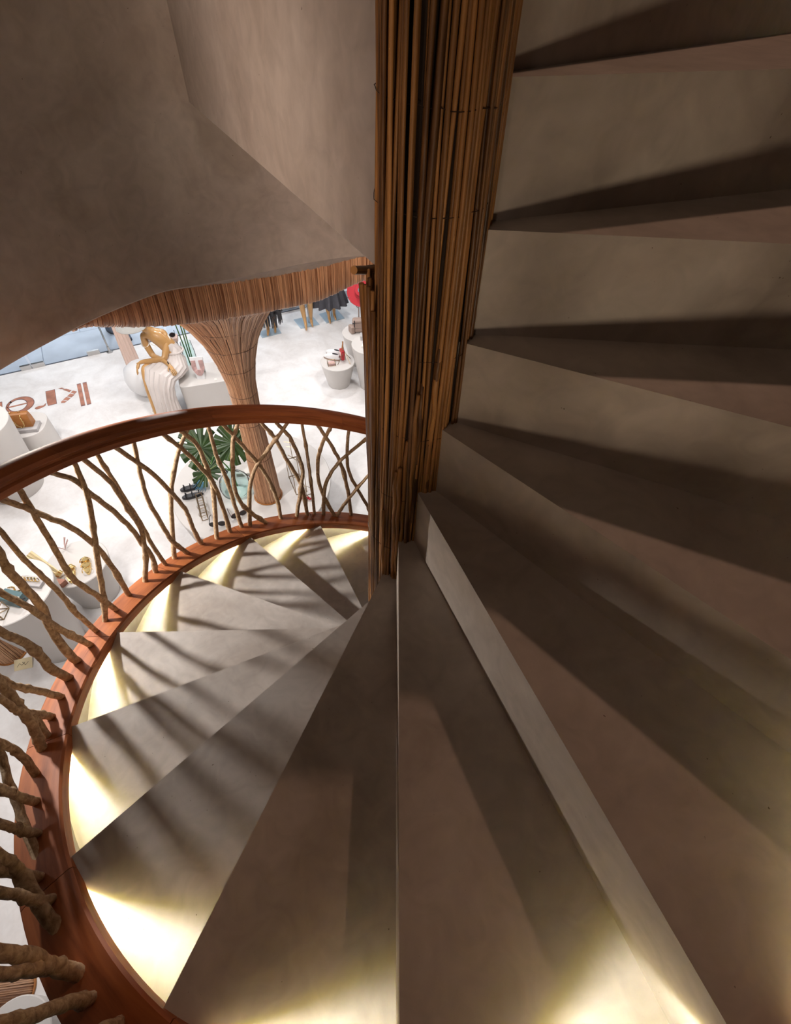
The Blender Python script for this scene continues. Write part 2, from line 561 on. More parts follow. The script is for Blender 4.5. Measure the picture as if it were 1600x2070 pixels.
# helical soffit and side wall of the flight
def sweep(prof, ta, tb, n, closed=True, name='x', mat=None, parent=None, smooth=True, caps=True, uscale=1.2):
    """prof: (radius, height above helix) points, swept up the helix"""
    m = len(prof)
    vs, fs, uvs = [], [], []
    pl = [0.0]
    for i in range(m):
        a, b = prof[i], prof[(i + 1) % m]
        pl.append(pl[-1] + sqrt((a[0] - b[0]) ** 2 + (a[1] - b[1]) ** 2))
    for i in range(n + 1):
        t = ta + (tb - ta) * i / n
        for r, dz in prof:
            vs.append(pol(r + (fan(t) if r > 0.5 else 0), t, helix_z(t, dz)))
    for i in range(n):
        u0, u1 = (ta + (tb - ta) * i / n) * uscale, (ta + (tb - ta) * (i + 1) / n) * uscale
        for j in range(m if closed else m - 1):
            j2 = (j + 1) % m
            fs.append((i * m + j, i * m + j2, (i + 1) * m + j2, (i + 1) * m + j))
            uvs.append([(u0, pl[j]), (u0, pl[j + 1]), (u1, pl[j + 1]), (u1, pl[j])])
    if closed and caps:
        fs.append(tuple(range(m))); uvs.append([(0, 0)] * m)
        fs.append(tuple(n * m + j for j in range(m - 1, -1, -1))); uvs.append([(0, 0)] * m)
    mb = MB().add(vs, fs, uvs)
    return mb.build(name, mat, parent, smooth)


TA, TB = TH0 + (K0 - 0.02) * DTH, TH0 + (K1 + 1) * DTH
sweep([(0.06, -0.30), (RW, -0.30), (RW, -0.27), (0.06, -0.27)], TA + 0.4, TB - DTH, 150, True, 'soffit', PLASTER, stair)
sweep([(R_WALL - 0.0008, -0.34), (1.225, -0.34), (1.225, -0.028), (R_WALL + 0.0003, -0.028), (R_WALL + 0.0003, 0.0086), (R_WALL - 0.0008, 0.0086)], TA, TB - DTH, 170, True, 'side_wall', PLASTER, stair)
# LED tape in the groove under the timber lip
led = sweep([(1.1500, -0.0030), (1.1515, -0.0030), (1.1515, 0.0045), (1.1500, 0.0045)], TA, TB - DTH, 340, True, 'led_strip', LED, stair, False)
tag(led, 'white LED tape hidden in the groove under the timber rim')
led2 = sweep([(1.1500, -0.0050), (1.1515, -0.0050), (1.1515, -0.0032), (1.1500, -0.0032)], TA, TB - DTH, 340, True, 'led_phosphor_edge', LED_EDGE, stair, False)

ch = sweep([(1.1343, -0.0162), (1.1350, -0.0162), (1.1350, 0.0088), (1.1590, 0.0088), (1.1590, 0.0096), (1.1343, 0.0096)], TA, TB - DTH, 340, True, 'led_bounce_liner', WHITE, stair, False)  # white liner added in the groove to stop red bounce off the timber

# ------------------------------------------------------------------ balustrade
bal = thing('balustrade', 'curving timber handrail and rim joined by crossing natural branches along the stair edge', 'balustrade', (0, 0, ZF))
RIM = [(R_LIP, -0.016), (R_LIP, 0.024), (1.130, 0.030), (1.228, 0.030), (1.240, 0.020), (1.240, -0.028),
       (1.1605, -0.028), (1.1605, 0.010), (1.134, 0.010), (1.134, -0.016)]
for k in range(K0, K1):
    t = TH0 + k * DTH
    sweep(RIM, t + 0.0008, t + DTH - 0.0008, 12, True, 'rim_board', WOOD, bal)
RC = 1.205
HR = [(-0.035, 0.028), (-0.022, 0.041), (0.0, 0.045), (0.022, 0.041), (0.036, 0.028), (0.037, 0.012), (0.029, 0.005), (0.029, -0.004),
      (0.036, -0.012), (0.035, -0.034), (0.022, -0.043), (-0.022, -0.043), (-0.035, -0.034), (-0.036, -0.012), (-0.028, -0.004), (-0.028, 0.005), (-0.036, 0.012)]
HRP = [(RC + x, 0.81 + z) for x, z in HR]
seg_edges = [TH0 + (K0 + 1.0) * DTH]
while seg_edges[-1] < TB - DTH * 1.4:
    seg_edges.append(seg_edges[-1] + radians(31))
for a, b in zip(seg_edges[:-1], seg_edges[1:]):
    sweep(HRP, a + 0.0004, b - 0.0004, 18, True, 'handrail_section', WOOD, bal)


def branch(pts, r0, parent, knot_seed, name='branch'):
    rnd = random.Random(knot_seed)
    n = max(14, min(34, int(len(pts) * 5)))
    P = catmull(pts, n)
    kn = {rnd.randrange(2, n - 2): rnd.uniform(1.18, 1.42) for _ in range(2)}
    R = []
    for i in range(n):
        s = i / (n - 1)
        R.append(r0 * (0.86 + 0.26 * s) * rnd.uniform(0.95, 1.05) * kn.get(i, 1.0))
        if 0 < i < n - 1:
            P[i] = P[i] + Vector((rnd.uniform(-1, 1), rnd.uniform(-1, 1), rnd.uniform(-1, 1))) * 0.0016
    return MB().tube(P, R, 10).build(name, BARK, parent, True, fixn=False)


BRANCHES = [
 [(-0.227,1.183,-0.726),(-0.27,1.174,-0.765),(-0.42,1.119,-0.902),(-0.496,1.089,-1.029),(-0.526,1.08,-1.165),(-0.543,1.08,-1.349)],
 [(-0.525,1.085,-0.596),(-0.507,1.093,-0.644),(-0.462,1.116,-0.771),(-0.416,1.137,-0.949),(-0.389,1.15,-1.175),(-0.379,1.156,-1.423)],
 [(-0.444,1.12,-0.633),(-0.459,1.114,-0.664),(-0.511,1.097,-0.771),(-0.54,1.087,-0.902),(-0.541,1.083,-1.099),(-0.475,1.099,-1.377)],
 [(-0.361,1.15,-0.669),(-0.379,1.148,-0.852),(-0.376,1.156,-1.017),(-0.327,1.181,-1.201),(-0.273,1.206,-1.373),(-0.256,1.215,-1.477)],
 [(-0.071,1.203,-0.791),(-0.275,1.174,-1.075),(-0.357,1.148,-1.192),(-0.416,1.124,-1.285),(-0.469,1.098,-1.38)],
 [(-0.588,1.052,-0.567),(-0.584,1.046,-0.779),(-0.584,1.048,-0.988),(-0.594,1.06,-1.326)],
 [(-0.707,0.976,-0.509),(-0.69,0.988,-0.555),(-0.65,1.015,-0.663),(-0.619,1.034,-0.883),(-0.637,1.023,-1.022),(-0.69,0.989,-1.277)],
 [(-0.763,0.933,-0.48),(-0.75,0.943,-0.524),(-0.717,0.978,-0.647),(-0.689,1.005,-0.81),(-0.641,1.036,-1.035),(-0.632,1.032,-1.307)],
 [(-0.641,1.02,-0.542),(-0.746,0.94,-0.671),(-0.822,0.872,-0.765),(-0.863,0.832,-0.89),(-0.903,0.795,-1.158)],
 [(-0.898,0.804,-0.403),(-0.848,0.861,-0.594),(-0.793,0.913,-0.821),(-0.766,0.932,-1.031),(-0.765,0.928,-1.238)],
 [(-0.836,0.868,-0.44),(-0.846,0.858,-0.463),(-0.873,0.819,-0.54),(-0.891,0.787,-0.663),(-0.907,0.763,-0.833),(-0.89,0.785,-0.981),(-0.826,0.859,-1.2)],
 [(-0.935,0.76,-0.379),(-0.941,0.756,-0.566),(-0.935,0.766,-0.75),(-0.937,0.767,-0.944),(-0.939,0.767,-1.14)],
 [(-1.014,0.651,-0.324),(-1.007,0.662,-0.357),(-0.985,0.701,-0.466),(-0.983,0.707,-0.639),(-0.989,0.696,-0.77),(-1.019,0.619,-1.071)],
 [(-1.056,0.581,-0.29),(-1.016,0.639,-0.447),(-0.991,0.674,-0.581),(-0.972,0.701,-0.717),(-0.972,0.704,-0.91),(-0.978,0.701,-1.109)],
 [(-0.986,0.693,-0.344),(-1.047,0.605,-0.464),(-1.096,0.52,-0.639),(-1.139,0.405,-0.97)],
 [(-1.139,0.394,-0.206),(-1.098,0.475,-0.426),(-1.076,0.519,-0.608),(-1.066,0.544,-0.739),(-1.07,0.545,-0.852),(-1.073,0.55,-0.97),(-1.07,0.56,-1.039)],
 [(-1.106,0.479,-0.243),(-1.12,0.438,-0.412),(-1.125,0.417,-0.542),(-1.122,0.419,-0.705),(-1.117,0.427,-0.845),(-1.099,0.467,-1.0)],
 [(-1.16,0.327,-0.177),(-1.159,0.329,-0.212),(-1.163,0.338,-0.325),(-1.166,0.349,-0.497),(-1.163,0.355,-0.639),(-1.161,0.348,-0.766),(-1.153,0.352,-0.948)],
 [(-1.174,0.269,-0.152),(-1.157,0.316,-0.334),(-1.152,0.319,-0.507),(-1.15,0.323,-0.627),(-1.161,0.285,-0.756),(-1.179,0.21,-0.888)],
 [(-1.197,0.138,-0.097),(-1.195,0.158,-0.13),(-1.189,0.21,-0.212),(-1.187,0.23,-0.298),(-1.179,0.27,-0.439),(-1.171,0.298,-0.581),(-1.167,0.308,-0.703),(-1.163,0.313,-0.814),(-1.168,0.286,-0.92)],
 [(-1.18,0.243,-0.141),(-1.181,0.238,-0.166),(-1.178,0.217,-0.261),(-1.179,0.189,-0.333),(-1.181,0.144,-0.423),(-1.188,0.07,-0.563),(-1.192,0.022,-0.668),(-1.196,-0.052,-0.779)],
 [(-1.204,-0.052,-0.019),(-1.204,-0.036,-0.051),(-1.205,0.004,-0.13),(-1.203,0.047,-0.231),(-1.201,0.085,-0.316),(-1.197,0.124,-0.467),(-1.196,0.132,-0.569),(-1.195,0.13,-0.695),(-1.196,0.119,-0.85)],
 [(-1.205,0.028,-0.052),(-1.205,0.025,-0.079),(-1.209,0.015,-0.181),(-1.211,-0.001,-0.315),(-1.208,-0.024,-0.467),(-1.205,-0.021,-0.537),(-1.199,0.003,-0.663),(-1.192,0.023,-0.81)],
 [(-1.2,-0.107,0.004),(-1.195,-0.115,-0.095),(-1.191,-0.123,-0.195),(-1.19,-0.12,-0.301),(-1.19,-0.111,-0.443),(-1.191,-0.116,-0.581),(-1.194,-0.102,-0.758)],
 [(-1.197,-0.135,0.015),(-1.196,-0.145,-0.032),(-1.194,-0.17,-0.151),(-1.192,-0.181,-0.22),(-1.19,-0.186,-0.321),(-1.188,-0.19,-0.398),(-1.18,-0.221,-0.472),(-1.173,-0.243,-0.548),(-1.167,-0.255,-0.619),(-1.165,-0.253,-0.694)],
 [(-1.174,-0.27,0.072),(-1.174,-0.271,-0.019),(-1.155,-0.268,-0.187),(-1.155,-0.249,-0.268),(-1.155,-0.236,-0.365),(-1.156,-0.227,-0.457),(-1.162,-0.204,-0.575),(-1.168,-0.173,-0.727)],
 [(-1.148,-0.365,0.112),(-1.15,-0.361,-0.016),(-1.145,-0.352,-0.257),(-1.147,-0.34,-0.322),(-1.148,-0.33,-0.395),(-1.145,-0.334,-0.481),(-1.142,-0.342,-0.543),(-1.144,-0.326,-0.663)],
 [(-1.086,-0.523,0.182),(-1.097,-0.498,-0.026),(-1.111,-0.464,-0.314),(-1.108,-0.46,-0.378),(-1.11,-0.438,-0.465),(-1.11,-0.422,-0.537),(-1.111,-0.402,-0.628)],
 [(-1.137,-0.4,0.127),(-1.121,-0.441,-0.093),(-1.102,-0.463,-0.23),(-1.086,-0.49,-0.332),(-1.075,-0.511,-0.399),(-1.063,-0.535,-0.47),(-1.049,-0.563,-0.509),(-1.034,-0.591,-0.542)],
 [(-1.061,-0.572,0.205),(-1.081,-0.533,-0.054),(-1.095,-0.49,-0.314),(-1.08,-0.511,-0.385),(-1.075,-0.514,-0.437),(-1.067,-0.521,-0.489),(-1.048,-0.548,-0.561)],
 [(-1.074,-0.546,0.193),(-1.077,-0.541,-0.008),(-1.061,-0.525,-0.292),(-1.06,-0.528,-0.364),(-1.069,-0.513,-0.44),(-1.08,-0.493,-0.523),(-1.09,-0.474,-0.597)],
 [(-1.042,-0.605,0.22),(-1.036,-0.615,-0.011),(-1.021,-0.625,-0.329),(-1.02,-0.624,-0.394),(-1.011,-0.637,-0.453),(-0.991,-0.665,-0.507)],
 [(-1.138,-0.397,0.126),(-1.119,-0.447,-0.005),(-1.086,-0.534,-0.233),(-1.024,-0.641,-0.35),(-0.984,-0.696,-0.373),(-0.944,-0.743,-0.393),(-0.889,-0.8,-0.402),(-0.82,-0.862,-0.398)],
 [(-0.963,-0.724,0.28),(-0.957,-0.732,0.07),(-0.93,-0.734,-0.287),(-0.931,-0.732,-0.336),(-0.929,-0.734,-0.401),(-0.934,-0.728,-0.471)],
 [(-0.924,-0.773,0.305),(-0.912,-0.788,0.106),(-0.876,-0.804,-0.268),(-0.87,-0.804,-0.338),(-0.865,-0.803,-0.429)],
 [(-1.015,-0.649,0.24),(-0.954,-0.736,0.082),(-0.853,-0.823,-0.109),(-0.805,-0.866,-0.211),(-0.791,-0.878,-0.253),(-0.757,-0.909,-0.282),(-0.711,-0.947,-0.297),(-0.671,-0.978,-0.319)],
 [(-0.804,-0.897,0.376),(-0.786,-0.913,0.183),(-0.739,-0.924,-0.158),(-0.733,-0.926,-0.211),(-0.722,-0.931,-0.262),(-0.725,-0.926,-0.35)],
 [(-0.86,-0.845,0.345),(-0.845,-0.859,0.167),(-0.805,-0.887,-0.233),(-0.795,-0.888,-0.306),(-0.785,-0.891,-0.379)],
 [(-0.756,-0.938,0.402),(-0.714,-0.97,0.234),(-0.627,-1.004,-0.051),(-0.619,-1.007,-0.132),(-0.598,-1.02,-0.184),(-0.58,-1.029,-0.234),(-0.572,-1.034,-0.271)],
 [(-0.667,-1.004,0.448),(-0.647,-1.016,0.266),(-0.609,-1.029,-0.047),(-0.606,-1.027,-0.108),(-0.604,-1.025,-0.176),(-0.591,-1.027,-0.28)],
 [(-0.562,-1.066,0.498),(-0.545,-1.075,0.337),(-0.507,-1.066,0.088),(-0.511,-1.065,-0.008),(-0.521,-1.062,-0.138),(-0.523,-1.062,-0.248)],
 [(-0.472,-1.109,0.539),(-0.462,-1.113,0.351),(-0.439,-1.098,0.051),(-0.448,-1.086,-0.215)]]

for i, b in enumerate(BRANCHES):
    th = atan2(b[-1][1], b[-1][0])
    th = th if th < radians(60) else th - 2 * pi
    d = degs = math.degrees(th)
    r0 = 0.0106 if d < -205 else 0.0104
    if i in (24, 26, 28, 35, 38): r0 *= 1.3
    if i in (23, 5, 17): r0 *= 0.85
    branch(b, r0, bal, 100 + i)
# the railing goes on up the right-hand flight and down behind the column
rr = random.Random(11)
def rail_branch(t, lean, seed, r0):
    pts = []
    for s in (0.0, 0.3, 0.65, 1.0):
        tt = t + lean * s + rr.uniform(-0.03, 0.03)
        pts.append(tuple(pol(1.19 + fan(tt) + 0.015 * s + rr.uniform(-.008, .008), tt, helix_z(tt, 0.015 + 0.76 * s))))
    branch(pts[::-1], r0, bal, seed)
t = radians(-104)
i = 0
while t < TB - DTH * 1.7:
    rail_branch(t, rr.choice((-1, 1)) * rr.uniform(0.12, 0.36), 300 + i, rr.uniform(0.010, 0.013))
    t += radians(rr.uniform(5, 8)); i += 1
t = radians(-268)
while t > TA + DTH * 1.4:
    rail_branch(t, rr.choice((-1, 1)) * rr.uniform(0.1, 0.3), 400 + i, rr.uniform(0.009, 0.012))
    t -= radians(rr.uniform(8, 11)); i += 1

# ------------------------------------------------------------------ reed-clad stair column
column = thing('reed_clad_column', 'stair column wrapped in upright brown willow rods, rising through the centre of the stair', 'column', (0, 0, ZF))
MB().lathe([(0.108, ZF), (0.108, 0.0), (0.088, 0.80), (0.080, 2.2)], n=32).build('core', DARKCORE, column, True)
rv = random.Random(5)
def rod_mesh(name, z0, z1, rad, bend, n=13, taper=0.0):
    pts, R = [], []
    ph, ph2 = rv.uniform(0, 6.28), rv.uniform(0, 6.28)
    kn = {rv.randrange(1, n - 1): rv.uniform(1.25, 1.5) for _ in range(3)}
    for i in range(n):
        s = i / (n - 1)
        z = z0 + (z1 - z0) * s
        pts.append((bend * sin(ph + 11 * s) * 0.8 - taper * max(0.0, z), bend * sin(ph2 + 17 * s), z))
        R.append(rad * rv.uniform(0.9, 1.08) * kn.get(i, 1.0))
    return MB().tube(pts, R, 6).mesh(name, REED, True)
low = [rod_mesh('rod', -1.5, 0.66, rv.uniform(0.0040, 0.0056), 0.0030, 17) for _ in range(9)]
upp = [rod_mesh('rod', 0.58, 1.75, rv.uniform(0.0038, 0.0052), 0.0020) for _ in range(7)]
full = [rod_mesh('rod', -1.5, 1.75, rv.uniform(0.0034, 0.0050), 0.0034, 24, 0.022) for _ in range(14)]
half = [rod_mesh('rod', -1.5, 1.75, rv.uniform(0.0034, 0.0050), 0.0034, 24, 0.011) for _ in range(6)]
btm = [rod_mesh('rod', ZF, -1.48, 0.005, 0.0015, 7) for _ in range(3)]
def place_rod(me, r, th, dz, tilt):
    o = bpy.data.objects.new('rod', me)
    COL.objects.link(o)
    o.parent = column
    o.location = (r * cos(th), r * sin(th), dz - ZF)
    o.rotation_euler = (0, 0, th)
    o.rotation_euler = (Matrix.Rotation(th, 3, 'Z') @ Matrix.Rotation(tilt, 3, 'Y')).to_euler()
    return o
NL = 84
for j in range(NL):
    th = 2 * pi * (j + rv.uniform(-0.25, 0.25)) / NL
    r = 0.1135 + rv.uniform(-0.003, 0.003)
    left = radians(148) < th < radians(216)
    if left: place_rod(rv.choice(low), r, th, rv.uniform(-0.05, 0.015), rv.uniform(-0.004, 0.002))
    else: place_rod(rv.choice(half if radians(105) < th < radians(255) else full), r, th, rv.uniform(-0.05, 0.05), rv.uniform(-0.002, 0.002))
NU = 76
for j in range(NU):
    th = 2 * pi * (j + rv.uniform(-0.25, 0.25)) / NU
    if radians(140) < th < radians(224): place_rod(rv.choice(upp), 0.0945 + rv.uniform(-0.003, 0.003), th, rv.uniform(-0.06, 0.02), rv.uniform(-0.006, -0.001))
for j in range(60):
    place_rod(rv.choice(btm), 0.1135, 2 * pi * j / 60, 0, 0)
# extra rods lying on the right-hand side where the cladding follows each step
short = [rod_mesh('rod', 0.0, 0.42, rv.uniform(0.0042, 0.0056), 0.002, 8) for _ in range(5)]
for j in range(9):
    th = radians(rv.uniform(-125, -70))
    kk = (th - TH0) / DTH
    place_rod(rv.choice(short), 0.1165 - 0.022 * max(0, kk * H + 0.2), th, kk * H + rv.uniform(0.0, 0.12) - 0.02, rv.uniform(-0.02, 0.01))
# rows of binding wire
for z, r in ((-0.42, 0.1185), (-0.05, 0.1185), (0.16, 0.115), (0.36, 0.1105), (0.545, 0.106), (0.80, 0.0990), (0.93, 0.0965)):
    ph = rv.uniform(0, 6)
    MB().tube([pol(r + 0.0012 * sin(7 * a / 3 + ph), 2 * pi * a / 40, z + 0.005 * sin(2 * pi * a / 40 + ph) + rv.uniform(-.002, .002)) for a in range(40)], 0.0007, 4, closed=True).build('binding_wire', WIRE, column)
# cut stubs where the two tiers of cladding meet
MB().tube([(-0.134, -0.020, 0.676), (-0.118, 0.02, 0.66), (-0.09, 0.07, 0.645)], [0.0075, 0.008, 0.008], 10).build('cut_stub', REED, column, True)
MB().tube([(-0.121, -0.018, 0.652), (-0.119, -0.02, 0.60), (-0.115, -0.022, 0.50)], [0.0055, 0.005, 0.004], 8).build('cut_stub', REED, column, True)

# ------------------------------------------------------------------ plaster drum of the floor opening
def interp(tab, x):
    if x <= tab[0][0]: return tab[0][1]
    for (a, va), (b, vb) in zip(tab[:-1], tab[1:]):
        if x <= b: return va + (vb - va) * (x - a) / (b - a)
    return tab[-1][1]


def smooth_interp(tab, x):
    return (interp(tab, x - 2) + interp(tab, x - 1) + interp(tab, x) * 2 + interp(tab, x + 1) + interp(tab, x + 2)) / 6


CREASE = [(86, .07), (95, .06), (103, .052), (109.6, .040), (116.5, .026), (123.4, .016), (129.9, .022), (135.5, .037), (141.2, .029), (147.5, .022), (152.3, .014), (161.3, .009), (240, .0)]
LIPTOP = [(86, .05), (95, .045), (101.9, .039), (104.3, .018), (109.6, -.013), (116.5, -.026), (123.3, -.020), (129.8, .000), (135.2, .023), (140.8, .015), (147.1, .007), (240, -.01)]
LIPBOT = [(86, -.02), (95, -.06), (101.5, -.095), (106.2, -.156), (109.9, -.194), (113.5, -.203), (119.8, -.210), (126.7, -.198), (133.5, -.165), (137.1, -.139), (142.7, -.081), (146.7, -.028), (149, .0), (240, .0)]
rings = []
angs = [86 + i * 1.5 for i in range(int((236 - 86) / 1.5) + 1)]
for a in angs:
    t = radians(a)
    zc, zl = smooth_interp(CREASE, a), min(smooth_interp(LIPTOP, a), smooth_interp(CREASE, a) - 0.006)
    bulge = 0.012 * max(0, 1 - abs(a - 119) / 20)
    prof = [(1.600, 1.95), (1.600, 0.6), (1.600, 0.25), (1.600 - bulge * 0.3, zc + 0.05), (1.600 - bulge, zc + 0.006), (1.604 - bulge * 0.6, zc),
            (1.622, (zc + zl) / 2), (1.632, zl), (1.66, zl - 0.004), (1.76, 0.06), (1.76, 1.95)]
    rings.append([pol(r, t, z) for r, z in prof])
wl = MB().loft(rings).build('wall_left', PLASTER, None, True)
struct(wl, 'curved taupe plaster drum around the floor opening above the reed canopy', 'wall')
# plaster wall hanging under the upper landing, from the column out to the drum
d = Vector((-0.5365, 0.8439)); nn = Vector((0.8439, 0.5365))
p0 = Vector((-0.147, 0.111)) - d * 0.13; p1 = Vector((-0.147, 0.111)) + d * 1.53
q = [p0, p1, p1 + nn * 0.12, p0 + nn * 0.12]
wr = bevel(MB().prism([(p.x, p.y) for p in q], 0.66, 1.95).build('wall_back', PLASTER), 0.004)
struct(wr, 'flat taupe plaster wall hanging beside the upper half of the stair column', 'wall')

# ------------------------------------------------------------------ shop shell
UD = Vector((0.84, 0.5424, 0)).normalized()      # along the shop front
VD = Vector((-UD.y, UD.x, 0))                    # out to the street
SF0 = Vector((-6.315, 5.077, ZF))                # a point on the shop front


def sf(u, v=0.0, z=0.0):
    return SF0 + UD * u + VD * v + Vector((0, 0, z))


fl = MB().prism([tuple(sf(-6, 0)[:2]), tuple(sf(-2.5, -14)[:2]), tuple(sf(15, -14)[:2]), tuple(sf(15, 0)[:2])], ZF - 0.1, ZF).build('floor', FLOORM)
struct(fl, 'pale cloudy microcement shop floor', 'floor')
pv = MB().prism([tuple(sf(-6, 0.0)[:2]), tuple(sf(15, 0.0)[:2]), tuple(sf(15, 7)[:2]), tuple(sf(-6, 7)[:2])], ZF - 0.12, ZF - 0.012).build('pavement', simple('paving_joint', (0.30, 0.33, 0.40), 0.8))
struct(pv, 'blue grey street paving outside the shop front', 'pavement')
slab = MB().box((0, 0, 0), (1.19, 0.79, 0.014)).mesh('paving_slab', PAVE)
for iu in range(10):
    for iv in range(4):
        o = bpy.data.objects.new('paving_slab', slab)
        COL.objects.link(o)
        o.parent = pv
        p = sf(-2.4 + iu * 1.2 + (0.6 if iv % 2 else 0), 0.42 + iv * 0.8)
        o.location = (p.x, p.y, ZF - 0.007)
        o.rotation_euler = (0, 0, atan2(UD.y, UD.x))
# ceiling of the shop, open around the stair
ring = []
N = 48
for i in range(N):
    a = pi * (-0.06) + (pi * 1.32) * i / (N - 1)
    ring.append((2.7 * cos(a), 2.7 * sin(a)))
outer = []
for i in range(N):
    a = pi * (-0.06) + (pi * 1.32) * i / (N - 1)
    outer.append((11 * cos(a), 11 * sin(a)))
mbc = MB()
vs = [(x, y, -0.12) for x, y in ring] + [(x, y, -0.12) for x, y in outer] + [(x, y, 0.05) for x, y in ring] + [(x, y, 0.05) for x, y in outer]
fs = []
for i in range(N - 1):
    fs += [(i, i + 1, N + i + 1, N + i), (2 * N + i, 3 * N + i, 3 * N + i + 1, 2 * N + i + 1), (i, 2 * N + i, 2 * N + i + 1, i + 1), (N + i, N + i + 1, 3 * N + i + 1, 3 * N + i)]
cl = mbc.add(vs, fs).build('ceiling', WALLW)
struct(cl, 'white shop ceiling around the stair opening', 'ceiling')

# shop front
wn = thing('window_1', 'frameless glass shop front with steel floor fittings', 'window', tuple(SF0))
wn['kind'] = 'structure'
for u0, u1 in ((-3.2, -1.35), (-1.35, 0.428), (0.452, 2.46), (2.48, 4.3), (4.32, 6.1), (6.12, 8.0)):
    c = sf((u0 + u1) / 2, 0, 1.62)
    MB().box(c, (u1 - u0 - 0.012, 0.012, 3.22), atan2(UD.y, UD.x)).build('glass_pane', GLASS, wn)
for u0, u1 in ((0.29, 0.435), (0.445, 0.62), (1.23, 1.41)):
    c = sf((u0 + u1) / 2, 0, 0.035)
    bevel(MB().box(c, (u1 - u0, 0.045, 0.07), atan2(UD.y, UD.x)).build('floor_fitting', STEEL, wn), 0.003)
MB().box(sf(2.4, 0, 0.004), (11.2, 0.02, 0.008), atan2(UD.y, UD.x)).build('threshold_strip', simple('dark_sill', (0.12, 0.13, 0.16), 0.5), wn)
MB().box(sf(6.2, 0.10, 0.06), (3.6, 0.12, 0.12), atan2(UD.y, UD.x)).build('window_sill', WHITE, wn)

rod = thing('tension_rod', 'slim polished steel tension rod anchored to the floor by the shop front', 'rod', tuple(sf(1.55, -0.03)))
b0 = sf(1.55, -0.03)
d1 = Vector((-0.10, 0.14, 1.0))
MB().tube([b0 + d1 * 0.09, b0 + d1 * 0.30], 0.014, 10).build('turnbuckle', STEEL, rod, True)
MB().tube([b0 + d1 * 0.28, b0 + d1 * 0.62], [0.012, 0.024], 10).build('sleeve', STEEL, rod, True)
MB().tube([b0 + d1 * 0.60, b0 + d1 * 3.1], 0.018, 10).build('rod_shaft', STEEL, rod, True)
MB().lathe([(0.05, 0), (0.05, 0.012), (0.02, 0.03), (0.018, 0.09)], b0, 16).build('anchor', STEEL, rod, True)

# lettering inlaid in the floor, read from the street
O0 = Vector((-4.976, 5.065, ZF)); LV = Vector((0.534, -0.845, 0)); LU = Vector((-0.845, -0.534, 0))
lt = thing('floor_lettering', 'reddish wood lettering inlaid upside down in the pale floor', 'lettering', tuple(O0))
def xf(z0):
    return lambda p: O0 + LU * p.x + LV * p.y + Vector((0, 0, p.z))
def letter(polys, name='letter'):
    e = MB(); m = MB()
    for poly in polys:
        cx = sum(p[0] for p in poly) / len(poly); cy = sum(p[1] for p in poly) / len(poly)
        e.prism(poly, 0.0, 0.0012, xf(0))
        m.prism([(cx + (x - cx) * 0.93, cy + (y - cy) * 0.95) for x, y in poly], 0.0, 0.0022, xf(0))
    o = m.build(name, INLAY, lt)
    e.build('letter_edge', INLAY_EDGE, o)
    return o
def ring_poly(cx, cy, ro, ri, a0, a1, n=18, sy=1.0, sh=0.0):
    out = [(cx + ro * cos(a0 + (a1 - a0) * i / n), cy + ro * sy * sin(a0 + (a1 - a0) * i / n)) for i in range(n + 1)]
    inn = [(cx + sh + ri * cos(a1 + (a0 - a1) * i / n), cy + ri * sy * 1.12 * sin(a1 + (a0 - a1) * i / n)) for i in range(n + 1)]
    return out, inn
letter([[(0.0, 0.0), (0.055, 0.0), (0.055, 0.6), (0.0, 0.6)], [(0.08, 0.0), (0.135, 0.0), (0.135, 0.6), (0.08, 0.6)]])
letter([[(0.15, 0.20), (0.20, 0.145), (0.235, 0.185), (0.185, 0.245)], [(0.215, 0.13), (0.285, 0.055), (0.335, 0.055), (0.25, 0.165)], [(0.30, 0.04), (0.335, 0.0), (0.385, 0.0), (0.35, 0.04)],
        [(0.185, 0.26), (0.24, 0.205), (0.29, 0.26), (0.235, 0.315)], [(0.245, 0.325), (0.30, 0.27), (0.345, 0.32), (0.29, 0.375)], [(0.30, 0.385), (0.35, 0.335), (0.375, 0.36), (0.375, 0.395), (0.33, 0.41)]])
letter([[(0.43, 0.0), (0.555, 0.0), (0.555, 0.30), (0.545, 0.385), (0.43, 0.385)], [(0.56, 0.30), (0.60, 0.345), (0.66, 0.335), (0.70, 0.345), (0.715, 0.375), (0.69, 0.405), (0.64, 0.40), (0.58, 0.37)]])
eo = MB(); em = MB()
for bld, ro, ri, z1 in ((eo, 0.182, 0.112, 0.0012), (em, 0.174, 0.122, 0.0022)):
    o_, i_ = ring_poly(0.89, 0.19, ro, ri, radians(-50), radians(190), 26, 1.1, 0.028)
    o2, i2 = ring_poly(0.89, 0.19, ro, ri, radians(190), radians(318), 16, 1.1, 0.028)
    for a, b in ((o_, i_[::-1]), (o2, i2[::-1])):
        n = len(a)
        for q in range(n - 1):
            bld.prism([a[q], a[q + 1], b[q + 1], b[q]], 0.0, z1, xf(0))
    bld.prism([(0.80, 0.175), (1.05, 0.175), (1.06, 0.205), (0.80, 0.205)], 0.0, z1, xf(0))
ee = em.build('letter', INLAY, lt); eo.build('letter_edge', INLAY_EDGE, ee)
letter([[(1.11, 0.0), (1.23, 0.0), (1.23, 0.6), (1.11, 0.6)]])

